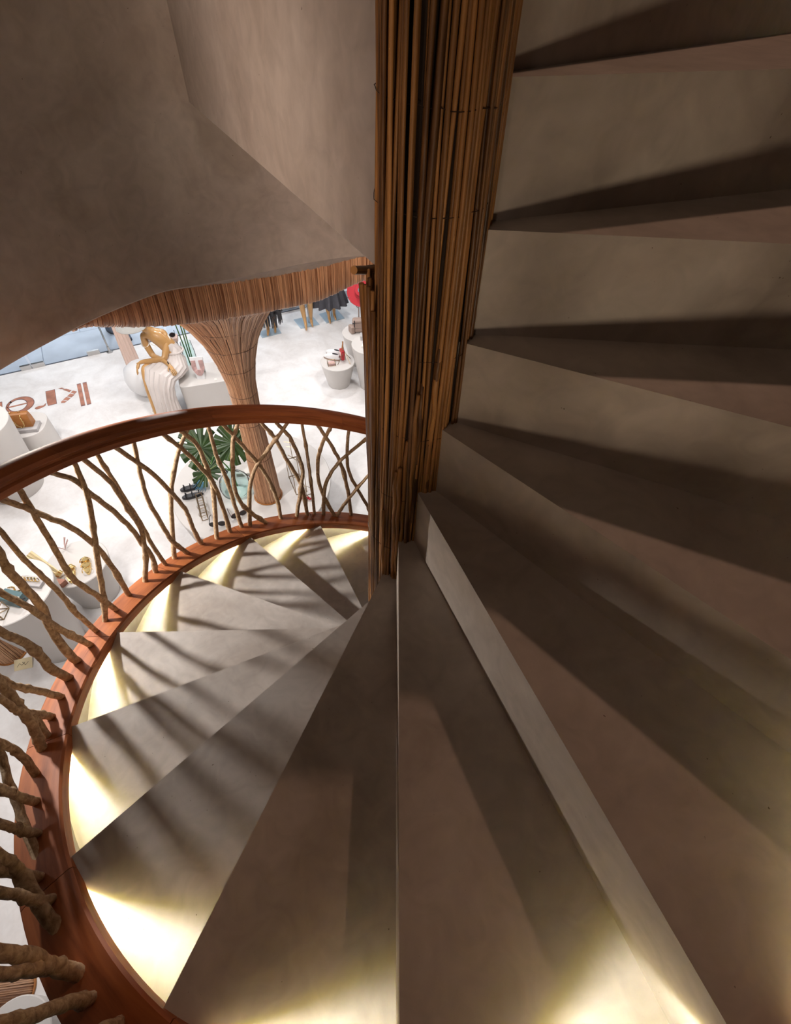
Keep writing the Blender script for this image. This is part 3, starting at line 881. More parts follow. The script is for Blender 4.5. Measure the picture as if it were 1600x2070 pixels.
# ------------------------------------------------------------------ reed canopy and reed trees
can = thing('reed_canopy', 'rolled edge of close reddish reeds along the underside of the floor opening', 'canopy', (-0.9, 1.4, -0.2))
mb = MB()
rc = random.Random(3)
a = 86.0
while a < 149.5:
    zt, zb = smooth_interp(LIPTOP, a), smooth_interp(LIPBOT, a)
    t = radians(a)
    j = rc.uniform(-.003, .003)
    zt += rc.uniform(-.004, .006)
    if zb > zt - 0.02: zb = zt - 0.02
    r0 = 1.629 + j
    path = [pol(r0 + 0.004, t, zt + 0.012), pol(r0, t, zt - 0.002), pol(r0 + 0.006, t, zt * 0.66 + zb * 0.34), pol(r0 + 0.018, t + rc.uniform(-.001, .001), zt * 0.3 + zb * 0.7), pol(r0 + 0.036, t, zb + 0.012),
            pol(r0 + 0.056, t, zb - rc.uniform(0, .004)), pol(r0 + 0.12, t, zb - 0.012), pol(r0 + 0.32, t, zb - 0.01), pol(r0 + 0.6, t, zb + 0.03)]
    mb.tube(path, rc.uniform(0.0052, 0.0068), 5, caps=False)
    a += rc.uniform(0.27, 0.36)
o = mb.build('reeds', REED_TREE, can, True, fixn=False); o['kind'] = 'stuff'
rings = []
for i in range(44):
    a = 85.5 + i * 64 / 43
    t = radians(a); zt, zb = smooth_interp(LIPTOP, a), min(smooth_interp(LIPBOT, a), smooth_interp(LIPTOP, a) - 0.02)
    rings.append([pol(r, t, z) for r, z in ((1.637, zt + .02), (1.641, zt * .5 + zb * .5), (1.672, zb + .03), (1.71, zb + .016), (1.95, zb + .012), (2.25, zb + .05), (2.25, 0.0), (1.70, 0.05))])
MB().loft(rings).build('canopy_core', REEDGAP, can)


def reed_tree(name, label, base, prof, nrods, rodr, foot=True, seed=1):
    t = thing(name, label, 'column', base)
    bx, by, bz = base
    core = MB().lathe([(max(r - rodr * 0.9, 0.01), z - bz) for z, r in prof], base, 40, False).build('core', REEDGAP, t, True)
    rs = random.Random(seed)
    mb = MB()
    for j in range(nrods):
        a = 2 * pi * (j + rs.uniform(-.2, .2)) / nrods
        wob = rs.uniform(-0.02, 0.02)
        pts = []
        for z, r in prof:
            aa = a + wob * (z - bz) + rs.uniform(-.004, .004)
            rr_ = r + rs.uniform(-.0015, .0015)
            pts.append((bx + rr_ * cos(aa), by + rr_ * sin(aa), z))
        mb.tube(pts, [rodr * (1 + 0.25 * min(1, r / 0.5)) for z, r in prof], 4, caps=False)
    # more rods are let in where the trunk flares
    up_ = [q_ for q_ in prof if q_[0] > bz + 1.3]
    for j in range(int(nrods * 1.6)):
        a = 2 * pi * (j + rs.uniform(-.3, .3)) / (nrods * 1.6)
        st = rs.randrange(0, 4)
        mb.tube([(bx + (r - .001) * cos(a + wob * (z - bz)), by + (r - .001) * sin(a + wob * (z - bz)), z) for z, r in up_[st:]], [rodr * (1 + 0.3 * min(1, r / 0.5)) for z, r in up_[st:]], 4, caps=False)
    o = mb.build('reeds', REED_TREE, t, True, fixn=False); o['kind'] = 'stuff'
    for zz in [prof[0][0] + (prof[-1][0] - prof[0][0]) * f for f in (.22, .38, .5, .6, .68, .76)]:
        rz_ = interp([(z, r) for z, r in prof], zz) + rodr
        MB().tube([(bx + rz_ * cos(2 * pi * q / 36), by + rz_ * sin(2 * pi * q / 36), zz + rs.uniform(-.004, .004)) for q in range(36)], 0.002, 4, closed=True).build('binding_wire', WIRE, t)
    if foot:
        R0 = prof[0][1] + 0.012
        MB().tube([(bx + R0 * cos(2 * pi * q / 40), by + R0 * sin(2 * pi * q / 40), bz + 0.008) for q in range(40)], 0.008, 6, closed=True).build('foot_ring', TAN, t, True)
    return t


ZD = ZF + 0.45
reed_tree('reed_tree_column', 'slender reed-clad tree column flaring into the canopy, standing on the round display table', (-1.555, 2.664, ZD),
          [(ZD, .135), (-2.7, .130), (-2.4, .122), (-2.0, .110), (-1.75, .115), (-1.5, .124), (-1.3, .160), (-1.1, .218), (-.93, .305), (-.75, .43), (-.6, .60), (-.45, .82), (-.33, 1.0), (-.24, 1.14)], 170, 0.0038)
reed_tree('reed_tree_column', 'reed-clad tree column foot with a cream card leaning beside it, at the left edge', (-3.63, 0.86, ZF),
          [(ZF, .125), (-3.1, .118), (-2.6, .110), (-2.0, .105), (-1.5, .115), (-1.0, .24), (-.5, .55), (-.3, .8)], 70, 0.0062, True, 4)
reed_tree('reed_tree_column', 'reed-clad tree column foot seen below the lowest branches, at the bottom left corner', (-2.30, -1.36, ZF),
          [(ZF, .115), (-3.1, .105), (-2.6, .098), (-2.0, .098), (-1.5, .115), (-1.0, .24), (-.5, .55), (-.3, .8)], 60, 0.0066, True, 6)

# ------------------------------------------------------------------ plinths
def plinth(label, c, rb, rt, hgt, name='display_plinth', mat=None, sx=1.0, sy=1.0, rz=0.0, group=None):
    o = MB().lathe([(rb - .006, 0), (rb, .006), (rt, hgt - .006), (rt - .006, hgt)], (c[0], c[1], ZF + (c[2] if len(c) > 2 else 0)), 48, True, sx, sy, rz).build(name, mat or PLINTH, None, True)
    return tag(o, label, 'plinth', group)


plinth('wide round white display table with the reed tree column standing on it', (-1.77, 2.83), 0.80, 0.87, 0.45, 'round_display_table')
plinth('small tapered white plinth carrying white sneakers and a crimson bag', (-1.217, 5.461), 0.165, 0.254, 0.386)
plinth('tall tapered white plinth half hidden behind the stair column, nearest the sneakers', (-0.72, 5.47), 0.17, 0.28, 0.70)
plinth('white plinth with a taupe backpack, behind the tall plinth by the stair column', (-0.95, 6.08), 0.17, 0.28, 0.52)
plinth('tall white plinth cut by the left edge just above the handrail', (-4.78, 2.90), 0.30, 0.38, 0.95)
plinth('round white plinth carrying the gold sandals and gold pouch', (-3.12, 1.56), 0.20, 0.28, 0.52)
plinth('large white plinth with the ring tray and petrol box at the left edge', (-3.20, 0.98), 0.20, 0.33, 0.93)
plinth('grey beige plinth peeping out beside the lowest rim board at bottom left', (-1.98, -1.52), 0.16, 0.20, 0.42)
# rounded-box plinths
def slab_plinth(label, c, hx, hy, rz, hgt, name='display_plinth', ex=3.5, z0=0.0):
    n = 56
    pts = []
    for i in range(n):
        a = 2 * pi * i / n
        x = hx * abs(cos(a)) ** (2 / ex) * (1 if cos(a) >= 0 else -1)
        y = hy * abs(sin(a)) ** (2 / ex) * (1 if sin(a) >= 0 else -1)
        pts.append((c[0] + x * cos(rz) - y * sin(rz), c[1] + x * sin(rz) + y * cos(rz)))
    o = MB().prism(pts, ZF + z0, ZF + z0 + hgt).build(name, PLINTH, None, True)
    return tag(bevel(o, 0.006), label, 'plinth')
slab_plinth('long low white plinth the seated mannequin sits on, with the pink necklace stand', (-2.92, 4.866), 0.42, 0.26, atan2(.39, .92), 0.45, ex=9)
slab_plinth('oblong white plinth with rounded end carrying the tan handbag', (-5.02, 3.52), 0.42, 0.27, radians(18), 0.40, ex=3.2)
wb = MB().lathe([(0.02, 0), (0.15, .02), (0.23, .14), (0.25, .27), (0.22, .40), (0.13, .47), (0.02, .485)], (-3.96, 4.93, ZF), 36).build('pebble_stool', WHITE, None, True)
tag(wb, 'smooth white pebble-shaped stool behind the seated mannequin', 'stool')

# ------------------------------------------------------------------ mannequins
def hand(verts, edges, wrist_i, wrist, tip, side):
    """palm, four fingers of different lengths and a thumb grown from the wrist"""
    w, t = Vector(wrist), Vector(tip)
    d = (t - w).normalized(); s = Vector(side).normalized()
    s = (s - d * s.dot(d)).normalized()
    up = d.cross(s)
    palm = w + d * 0.075
    i0 = len(verts)
    verts.append((*palm, 0.030, 0.014)); edges.append((wrist_i, i0))
    for q, (off, ln) in enumerate(((-0.027, 0.066), (-0.009, 0.078), (0.009, 0.073), (0.027, 0.056))):
        b = palm + s * off + d * 0.018
        m = b + d * ln * 0.55 - up * 0.006
        e = b + d * ln - up * 0.022
        i = len(verts)
        verts += [(*b, 0.0088), (*m, 0.0078), (*e, 0.0062)]
        edges += [(i0, i), (i, i + 1), (i + 1, i + 2)]
    b = w + d * 0.03 - s * 0.028; m = b - s * 0.022 + d * 0.03; e = m + d * 0.03 - s * 0.004
    i = len(verts)
    verts += [(*b, 0.0105), (*m, 0.0092), (*e, 0.007)]
    edges += [(wrist_i, i), (i, i + 1), (i + 1, i + 2)]


def V3(x, y, z): return Vector((x, y, z))


sm = thing('seated_mannequin', 'tan seated mannequin in ivory pleated dress with arms folded over its knees', 'mannequin', (-3.30, 4.80, ZF))
vt = [(-3.30, 4.82, -2.84, .115, .10), (-3.335, 4.88, -2.69, .105, .09), (-3.42, 4.885, -2.54, .125, .10), (-3.53, 4.865, -2.43, .085, .075), (-3.565, 4.855, -2.365, .040, .040),
      (-3.61, 4.81, -2.30, .068, .075), (-3.66, 4.76, -2.23, .072, .085), (-3.67, 4.75, -2.16, .045, .05),
      # shoulder, elbow, wrist (image right)
      (-3.41, 4.93, -2.43, .050), (-3.385, 4.84, -2.56, .050), (-3.405, 4.70, -2.69, .044), (-3.60, 4.705, -2.735, .040), (-3.80, 4.73, -2.785, .026),
      # other arm
      (-3.665, 4.83, -2.43, .050), (-3.66, 4.82, -2.57, .048), (-3.60, 4.78, -2.71, .043), (-3.44, 4.70, -2.70, .036), (-3.315, 4.615, -2.72, .026),
      # legs
      (-3.40, 4.80, -2.84, .085), (-3.72, 4.67, -2.82, .060), (-3.66, 4.50, -3.08, .056), (-3.59, 4.345, -3.34, .036), (-3.56, 4.29, -3.39, .030, .024), (-3.53, 4.19, -3.405, .026, .012),
      (-3.28, 4.74, -2.85, .085), (-3.33, 4.50, -2.83, .060), (-3.36, 4.43, -3.08, .048), (-3.37, 4.40, -3.34, .028), (-3.39, 4.34, -3.395, .028, .02), (-3.40, 4.25, -3.405, .024, .012)]
ed = [(0, 1), (1, 2), (2, 3), (3, 4), (4, 5), (5, 6), (6, 7), (3, 8), (8, 9), (9, 10), (10, 11), (11, 12), (3, 13), (13, 14), (14, 15), (15, 16), (16, 17),
      (0, 18), (18, 19), (19, 20), (20, 21), (21, 22), (22, 23), (0, 24), (24, 25), (25, 26), (26, 27), (27, 28), (28, 29)]
hand(vt, ed, 12, vt[12][:3], (-3.835, 4.62, -2.90), (0.4, -0.4, 0.3))
hand(vt, ed, 17, vt[17][:3], (-3.185, 4.475, -2.80), (0.5, 0.5, 0))
skin_body('body', SKIN, vt, ed, sm, 0, 2)


def ringpts(c, ax, ay, rx, ry, n=72, pleat=0.0, m=18, ph=0.0):
    return [Vector(c) + Vector(ax) * (cos(2 * pi * i / n) * (rx + pleat * cos(m * 2 * pi * i / n + ph))) + Vector(ay) * (sin(2 * pi * i / n) * (ry + pleat * cos(m * 2 * pi * i / n + ph))) for i in range(n)]


fdir = Vector((-0.45, -0.89, 0)); sdir = Vector((0.89, -0.45, 0))
R_ = [ringpts((-3.335, 4.885, -2.66), sdir, (0.3 * -0.45, 0.3 * -0.89, 0.95), .115, .095, pleat=.003),
      ringpts((-3.33, 4.87, -2.72), sdir, (-.4, -.75, .4), .135, .12, pleat=.004),
      ringpts((-3.33, 4.80, -2.81), sdir, (-.3, -.5, .75), .20, .15, pleat=.006),
      ringpts((-3.41, 4.70, -2.84), sdir, (-.2, -.35, .9), .25, .13, pleat=.007),
      ringpts((-3.47, 4.58, -2.85), sdir, (-.3, -.6, .75), .26, .125, pleat=.008),
      ringpts((-3.475, 4.50, -2.93), sdir, (-.4, -.8, .2), .235, .13, pleat=.010),
      ringpts((-3.455, 4.44, -3.08), sdir, fdir, .19, .125, pleat=.012),
      ringpts((-3.43, 4.40, -3.24), sdir, fdir, .175, .135, pleat=.014),
      ringpts((-3.41, 4.37, -3.385), sdir, fdir, .19, .15, pleat=.018)]
sk = MB().loft(R_, caps=False).build('dress_skirt', CLOTH_WHITE, sm, True)
tag(sk, 'ivory pleated skirt falling over the knees to the floor')
bd = MB().loft([ringpts((-3.335, 4.885, -2.67), (.97, -.25, 0), (.25, .97, 0), .104, .09, 40), ringpts((-3.38, 4.885, -2.60), (.97, -.25, 0), (.25, .97, .2), .108, .092, 40),
                ringpts((-3.43, 4.88, -2.545), (.95, -.25, .1), (.25, .97, .3), .110, .094, 40)], caps=False).build('dress_bodice', CLOTH_WHITE, sm, True)
MB().tube(ringpts((-3.337, 4.885, -2.665), (.97, -.25, .08), (.25, .97, 0), .124, .106, 36), 0.013, 6, closed=True).build('sash', CLOTH_WHITE, sm, True)
MB().tube(ringpts((-3.392, 4.868, -2.525), (1, 0, .2), (0, .5, .85), .056, .085, 30), 0.008, 6, closed=True).build('shoulder_strap', STRAP, sm, True)
MB().tube(ringpts((-3.663, 4.825, -2.54), (1, 0, 0), (0, .8, .6), .054, .06, 30), 0.007, 6, closed=True).build('shoulder_strap', STRAP, sm, True)
MB().tube([(-3.61, 4.81, -2.53), (-3.55, 4.775, -2.53), (-3.50, 4.77, -2.56)], 0.005, 5).build('shoulder_strap', STRAP, sm, True)
MB().tube(ringpts((-3.335, 4.63, -2.717), (.5, -.6, 0), (0, 0, 1), .032, .032, 20), 0.007, 5, closed=True).build('bracelet', BLACK, sm, True)
for q, z in ((0.0, -3.27), (0.05, -3.20), (0.1, -3.31)):
    MB().tube(ringpts((-3.605 - q * .25, 4.38 + (z + 3.31) * .35, z), (1, 0, .35), (0, .9, .45), .036, .036, 16), 0.006, 4, closed=True).build('sandal_lace', STRAP, sm)
# its hat
ht = thing('studded_hat', 'grey studded wide-brim hat on the seated mannequin, cut off by the reed canopy', 'hat', (-3.69, 4.73, -2.24))
MB().lathe([(.02, .12), (.07, .115), (.085, .06), (.09, .01), (.17, -.012), (.19, -.03), (.186, -.036), (.16, -.02), (.088, 0.0)], (-3.70, 4.72, -2.225), 36, False).build('crown_and_brim', HATGREY, ht, True)
for q in range(14):
    aa = 2 * pi * q / 14
    MB().lathe([(.006, 0), (.004, .004), (.001, .005)], (-3.70 + .155 * cos(aa), 4.72 + .155 * sin(aa), -2.2365), 8).build('stud', STEEL, ht)


def standing_mannequin(label, foot, face, cloth, hem, mat, fringe=False, bare=False, name='standing_mannequin', scale=1.0, plate=None):
    """mannequin on a steel plate; clothes hide the body down to the hem"""
    t = thing(name, label, 'mannequin', (foot[0], foot[1], ZF), 'mannequins along the shop front')
    f = Vector((cos(face), sin(face), 0)); s = Vector((-f.y, f.x, 0))
    b = Vector((foot[0], foot[1], ZF))
    def P(a, c, z): return tuple(b + f * a + s * c + Vector((0, 0, z)))
    vt = [(*P(0, 0, .92), .12, .10), (*P(0, 0, 1.08), .095, .08), (*P(0.01, 0, 1.28), .115, .085), (*P(0, 0, 1.40), .07, .06), (*P(0, 0, 1.47), .04), (*P(0.02, 0, 1.56), .065, .075), (*P(0.02, 0, 1.66), .07, .08), (*P(0.01, 0, 1.73), .045),
          (*P(0, .17, 1.38), .045), (*P(-.03, .22, 1.12), .035), (*P(.02, .24, .90), .022), (*P(0, -.17, 1.38), .045), (*P(-.03, -.22, 1.12), .035), (*P(.02, -.24, .90), .022),
          (*P(0, .085, .88), .085), (*P(.04, .08, .48), .055), (*P(.0, .075, .30), .05), (*P(-.02, .07, .09), .027), (*P(.02, .07, .05), .03, .028), (*P(.12, .075, .03), .028, .014),
          (*P(0, -.085, .88), .085), (*P(.07, -.07, .48), .055), (*P(.05, -.06, .30), .05), (*P(.08, -.04, .10), .027), (*P(.12, -.04, .055), .03, .028), (*P(.22, -.045, .03), .028, .014)]
    ed = [(0, 1), (1, 2), (2, 3), (3, 4), (4, 5), (5, 6), (6, 7), (3, 8), (8, 9), (9, 10), (3, 11), (11, 12), (12, 13), (0, 14), (14, 15), (15, 16), (16, 17), (17, 18), (18, 19), (0, 20), (20, 21), (21, 22), (22, 23), (23, 24), (24, 25)]
    hand(vt, ed, 10, vt[10][:3], P(.05, .25, .72), f)
    hand(vt, ed, 13, vt[13][:3], P(.05, -.25, .72), -f)
    skin_body('body', SKIN, vt, ed, t, 0, 1)
    cc = lambda z: b + f * 0.03 + Vector((0, 0, z))
    prof = [(1.34, .13, .10), (1.08, .125, .105), (.92, .165, .14), (.7, .19, .16)] + hem
    pl = 0.0
    rings = []
    for q, (z, rx, ry) in enumerate(prof):
        rings.append(ringpts(cc(z), s, f, rx, ry, 60, 0.0 if q < 3 else 0.012 * (q - 2), 11))
    MB().loft(rings, caps=False).build(cloth, mat, t, True)
    if fringe:
        rg = random.Random(9)
        z0 = hem[-1][0]
        mbf = MB()
        for q in range(64):
            aa = 2 * pi * q / 64
            p = cc(z0 + .03) + s * (cos(aa) * hem[-1][1]) + f * (sin(aa) * hem[-1][2])
            e = p + Vector((rg.uniform(-.02, .02), rg.uniform(-.02, .02), -rg.uniform(.16, .26)))
            mbf.tube([p, (p + e) / 2 + Vector((rg.uniform(-.008, .008), rg.uniform(-.008, .008), 0)), e], [.009, .010, .006], 4)
        o = mbf.build('fringe', mat, t); o['kind'] = 'stuff'
    c = plate
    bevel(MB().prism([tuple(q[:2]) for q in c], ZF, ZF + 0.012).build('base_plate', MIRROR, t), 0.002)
    MB().tube([P(-.06, .03, .012), P(-.05, .03, .85)], 0.008, 8).build('support_rod', STEEL, t)
    return t


standing_mannequin('standing mannequin in a long black fringed skirt on a steel plate beside the reed tree', (-2.60, 6.86), radians(-80), 'fringed_skirt', [(.52, .20, .17), (.36, .205, .175)], BLACK, True,
                   plate=[(-2.803, 6.774), (-2.694, 6.593), (-2.409, 6.79), (-2.53, 6.99)])
standing_mannequin('standing mannequin with bare legs stepping off its steel plate under the canopy', (-2.02, 7.12), radians(-72), 'short_dress', [(.62, .20, .17)], PALEPINK, False,
                   plate=[(-2.299, 7.262), (-2.112, 6.977), (-1.816, 7.155), (-2.003, 7.44)])
standing_mannequin('standing mannequin in wide charcoal trousers on the steel plate nearest the stair column', (-1.66, 7.40), radians(-70), 'wide_trousers', [(.5, .24, .17), (.36, .275, .18), (.27, .29, .19)], CHARCOAL, False,
                   plate=[(-1.889, 7.52), (-1.703, 7.216), (-1.413, 7.428), (-1.60, 7.73)])

# passer-by's boots outside the glass
for q, (dx, dy, lab) in enumerate(((0, 0, 'grey suede boot on the street paving, nearer the seated mannequin'), (-0.34, 0.16, 'grey suede boot on the street paving, further from the glass'))):
    bt = thing('boot', lab, 'boot', (-4.94 + dx, 6.36 + dy, ZF), 'boots outside the shop front')
    p = Vector((-4.94 + dx, 6.36 + dy, ZF))
    fd = Vector((0.75, -0.55, 0)).normalized(); sd = Vector((-fd.y, fd.x, 0))
    def rg(a, z, w, l): return [p + fd * (a + l * cos(2 * pi * i / 20)) + sd * (w * sin(2 * pi * i / 20)) + Vector((0, 0, z)) for i in range(20)]
    MB().loft([rg(.03, .02, .05, .14), rg(.03, .05, .052, .14), rg(.0, .09, .048, .105), rg(-.05, .14, .05, .065), rg(-.06, .24, .055, .06), rg(-.06, .40, .062, .066)]).build('upper', GREYSUEDE, bt, True)
    MB().loft([rg(.03, 0, .054, .148), rg(.03, .022, .054, .148)]).build('sole', BLACK, bt, True)
    MB().loft([rg(-.06, .36, .08, .085), rg(-.06, .9, .085, .09)]).build('trouser_leg', CHARCOAL, bt, True)
pg = thing('hanging_dress', 'pale pink dress hanging behind the white pebble stool', 'dress', (-4.36, 5.42, ZF))
MB().loft([ringpts((-4.36, 5.42, ZF + z), (.84, .54, 0), (-.54, .84, 0), rx, rx * .6, 48, .006, 12) for z, rx in ((.10, .10), (.45, .09), (.8, .075), (1.0, .065), (1.3, .08))], caps=False).build('dress_cloth', PALEPINK, pg, True)
MB().tube([(-4.36, 5.42, ZF), (-4.36, 5.42, ZF + 1.4)], .012, 8).build('stand_pole', STEEL, pg)
MB().lathe([(.16, 0), (.16, .012), (.015, .02)], (-4.36, 5.42, ZF), 24).build('stand_base', STEEL, pg, True)

# red hat on a stand by the column
hs = thing('hat_stand', 'thin brown stand carrying the red hat beside the stair column', 'stand', (-1.10, 7.0, ZF))
MB().tube([(-1.10, 7.0, ZF + .03), (-1.09, 6.98, ZF + .5), (-1.06, 6.9, ZF + .78)], .010, 8).build('pole', TAUPE, hs, True)
MB().bars([((-1.10, 7.0, ZF + .04), (-1.10 + .14 * cos(a_), 7.0 + .14 * sin(a_), ZF + .006)) for a_ in (0.4, 2.5, 4.6)], .007, 6).build('foot', TAUPE, hs)
rh = thing('red_hat', 'bright red wide-brim felt hat with a ribbon, half hidden by the stair column', 'hat', (-1.02, 6.82, ZF + .80))
tilt = Matrix.Rotation(radians(55), 3, 'X')
def hatpt(r, a_, z): return Vector((-1.02, 6.82, ZF + .80)) + tilt @ Vector((r * cos(a_), r * sin(a_), z))
MB().loft([[hatpt(r, 2 * pi * i / 36, z) for i in range(36)] for r, z in ((.04, .125), (.085, .12), (.10, .07), (.105, .008), (.20, -.006), (.23, .004), (.23, -.002), (.2, -.012), (.1, -.006))], caps=False).build('crown_and_brim', RED, rh, True)
MB().tube([hatpt(.107, 2 * pi * i / 36, .018) for i in range(36)], .009, 6, closed=True).build('ribbon', CRIMSON, rh, True)
MB().tube([hatpt(.21, 3.6, .0), hatpt(.23, 3.9, -.06), hatpt(.2, 4.1, -.28), hatpt(.21, 4.2, -.45)], .008, 5).build('tie_cord', TAUPE, rh, True)

# ------------------------------------------------------------------ goods: helpers
def cage(name, label, c, sx, sy, sz, rz, mat, r=0.0035, lean=0.0, cross=False, group=None):
    t = thing(name, label, 'stand', c, group)
    R = Matrix.Rotation(rz, 3, 'Z')
    def q(x, y, z): return Vector(c) + R @ Vector((x * sx / 2 + lean * z, y * sy / 2, z * sz + r))
    mb = MB()
    co = [(-1, -1), (1, -1), (1, 1), (-1, 1)]
    for i in range(4):
        a, b = co[i], co[(i + 1) % 4]
        mb.bars([(q(*a, 0), q(*b, 0)), (q(*a, 1), q(*b, 1)), (q(*a, 0), q(*a, 1))], r)
    if cross:
        mb.bars([(q(-1, -1, 0), q(1, 1, 0)), (q(1, -1, 0), q(-1, 1, 0))], r)
    mb.build('wire_frame', mat, t)
    return t, q


def slabbox(name, label, c, s, rz, mat, cat, group=None):
    return tag(bevel(MB().box((c[0], c[1], c[2] + s[2] / 2 + .0005), s, rz).build(name, mat), .003), label, cat, group)


def shoe(name, label, c, ang, mat, sole, L=0.25, W=0.085, group=None, open_=False):
    t = thing(name, label, 'shoe', c, group)
    f = Vector((cos(ang), sin(ang), 0)); s = Vector((-f.y, f.x, 0)); b = Vector(c)
    def out(k, z, ofs=0.0):
        pts = []
        for i in range(24):
            a_ = 2 * pi * i / 24
            x = cos(a_); w = W / 2 * (0.86 + 0.18 * x) * k
            pts.append(b + f * (x * L / 2 * k + ofs) + s * (sin(a_) * w) + Vector((0, 0, z)))
        return pts
    MB().loft([out(1, 0), out(1.02, .012), out(1, .026)]).build('sole', sole, t, True)
    if not open_:
        MB().loft([out(.97, .024), out(.96, .045), out(.80, .075, -.02), out(.52, .098, -.055)], caps=True).build('upper', mat, t, True)
        MB().loft([out(.40, .0985, -.062), out(.36, .104, -.064)]).build('opening', BLACK, t, True)
        MB().bars([(b + f * (.01 + .02 * q_) + s * .022 + Vector((0, 0, .083 - .006 * q_)), b + f * (.01 + .02 * q_) - s * .022 + Vector((0, 0, .083 - .006 * q_))) for q_ in range(3)], .0035).build('laces', STRAP, t)
    else:
        MB().loft([out(.96, .024), out(.93, .032)]).build('footbed', mat, t, True)
        for u, hgt, w in ((.28, .045, .034), (-.02, .05, .022), (-.34, .06, .02)):
            arc = [b + f * (u * L) + s * (cos(pi * i / 12) * W * .5) + Vector((0, 0, .02 + hgt * sin(pi * i / 12))) for i in range(13)]
            MB().tube(arc, w * .35, 6, flat=.35).build('strap', mat, t, True)
    return t


def sunglasses(label, c, ang, mat, group='sunglasses on display', sc=1.0):
    t = thing('sunglasses', label, 'sunglasses', c, group)
    f = Vector((cos(ang), sin(ang), 0)); s = Vector((-f.y, f.x, 0)); b = Vector(c) + Vector((0, 0, .005 * sc))
    for sg in (-1, 1):
        cc_ = b + s * (.036 * sg * sc) + Vector((0, 0, .028 * sc))
        ringp = [cc_ + s * (cos(2 * pi * i / 20) * .031 * sc) + Vector((0, 0, 1)) * (sin(2 * pi * i / 20) * .027 * sc) for i in range(20)]
        MB().tube(ringp, .004 * sc, 5, closed=True).build('lens_rim', mat, t, True)
        MB().loft([[p + f * .0015 for p in ringp], [p - f * .0015 for p in ringp]]).build('lens', LENSM, t)
        MB().tube([b + s * (.068 * sg * sc) + Vector((0, 0, .034 * sc)), b + s * (.07 * sg * sc) - f * .10 * sc + Vector((0, 0, .030 * sc)), b + s * (.066 * sg * sc) - f * .135 * sc + Vector((0, 0, .006 * sc))], .0035 * sc, 5).build('temple', mat, t, True)
    MB().tube([b + s * .008 * sc + Vector((0, 0, .03 * sc)), b - s * .008 * sc + Vector((0, 0, .03 * sc))], .004 * sc, 5).build('bridge', mat, t)
    return t


def chain(name, pts, r, mat, parent, n):
    P = catmull(pts, n)
    mb = MB()
    for i in range(n - 1):
        d_ = (P[i + 1] - P[i]).normalized()
        s_ = d_.cross(Vector((0, 0, 1)) if abs(d_.z) < .9 else Vector((1, 0, 0))).normalized()
        u_ = s_ if i % 2 else d_.cross(s_)
        L_ = (P[i + 1] - P[i]).length
        m_ = (P[i] + P[i + 1]) / 2
        mb.tube([m_ + d_ * (cos(2 * pi * q / 8) * L_ * .72) + u_ * (sin(2 * pi * q / 8) * L_ * .42) for q in range(8)], r, 4, closed=True)
    return mb.build(name, mat, parent, True)

# ------------------------------------------------------------------ goods on the plinths
ZC = ZF + 0.3865
shoe('sneaker', 'white sneaker on the small tapered plinth, the one behind', (-1.30, 5.61, ZC), radians(160), WHITE, TAUPE, group='pair of white sneakers')
shoe('sneaker', 'white sneaker with brown sole on the small tapered plinth, the one in front', (-1.31, 5.50, ZC), radians(165), WHITE, TAUPE, group='pair of white sneakers')
cb = thing('crimson_bag', 'small crimson leather bag hanging on a wire easel on the tapered plinth', 'bag', (-1.13, 5.50, ZC))
cbx = Matrix.Rotation(radians(28), 3, 'Z')
bevel(MB().box((-1.15, 5.49, ZC + .10), (.05, .10, .15), mat=cbx).build('bag_body', CRIMSON, cb), .01)
MB().box((-1.172, 5.478, ZC + .11), (.012, .035, .05), mat=cbx).build('clasp', STRAP, cb)
MB().tube([(-1.15, 5.46, ZC + .17), (-1.13, 5.50, ZC + .30), (-1.14, 5.53, ZC + .17)], .007, 6).build('bag_strap', TAN, cb, True)
MB().bars([((-1.10, 5.50, ZC + .002), (-1.14, 5.50, ZC + .30)), ((-1.20, 5.36, ZC + .002), (-1.12, 5.46, ZC + .16)), ((-1.02, 5.40, ZC + .002), (-1.12, 5.50, ZC + .16)), ((-1.04, 5.55, ZC + .002), (-1.12, 5.46, ZC + .16))], .005).build('wire_easel', BRASS, cb)
tr, q = cage('jewel_box', 'small glass jewel box with brass edges on the tapered plinth', (-1.29, 5.36, ZC), .11, .09, .05, radians(20), BRASS, .003)
MB().box((-1.29, 5.36, ZC + .02), (.09, .07, .03), radians(20)).build('cushion', PINK, tr)

ZB = ZF + 0.5205
bp_ = thing('backpack', 'taupe backpack with dark straps on the plinth behind', 'bag', (-.96, 6.08, ZB))
bevel(MB().box((-.97, 6.10, ZB + .11), (.20, .12, .20), radians(15)).build('bag_body', TAUPE, bp_), .03, 3)
bevel(MB().box((-1.08, 6.05, ZB + .06), (.06, .12, .11), radians(35)).build('side_pocket', TAUPE, bp_), .015)
MB().bars([((-1.06, 6.02, ZB + .16), (-.88, 6.07, ZB + .17)), ((-1.06, 6.02, ZB + .08), (-.88, 6.07, ZB + .08)), ((-1.03, 6.03, ZB + .02), (-1.03, 6.02, ZB + .21))], .008, 6).build('strap', BLACK, bp_)
ZT = ZF + 0.7005
slabbox('stone_block', 'grey stone block under the gold ring on the tall plinth by the column', (-.82, 5.60, ZT), (.14, .11, .06), radians(8), STONE, 'block')
gr = MB().tube([(-.82 + .025 * cos(a_ * pi / 12), 5.60, ZT + .088 + .025 * sin(a_ * pi / 12)) for a_ in range(24)], .0065, 6, closed=True).build('gold_ring', GOLD, None, True)
tag(gr, 'chunky gold ring standing on the grey stone block', 'ring')
slabbox('card_box', 'pale flat box on the tall plinth, half behind the stair column', (-.76, 5.38, ZT), (.15, .12, .03), radians(-10), PAPER, 'box')

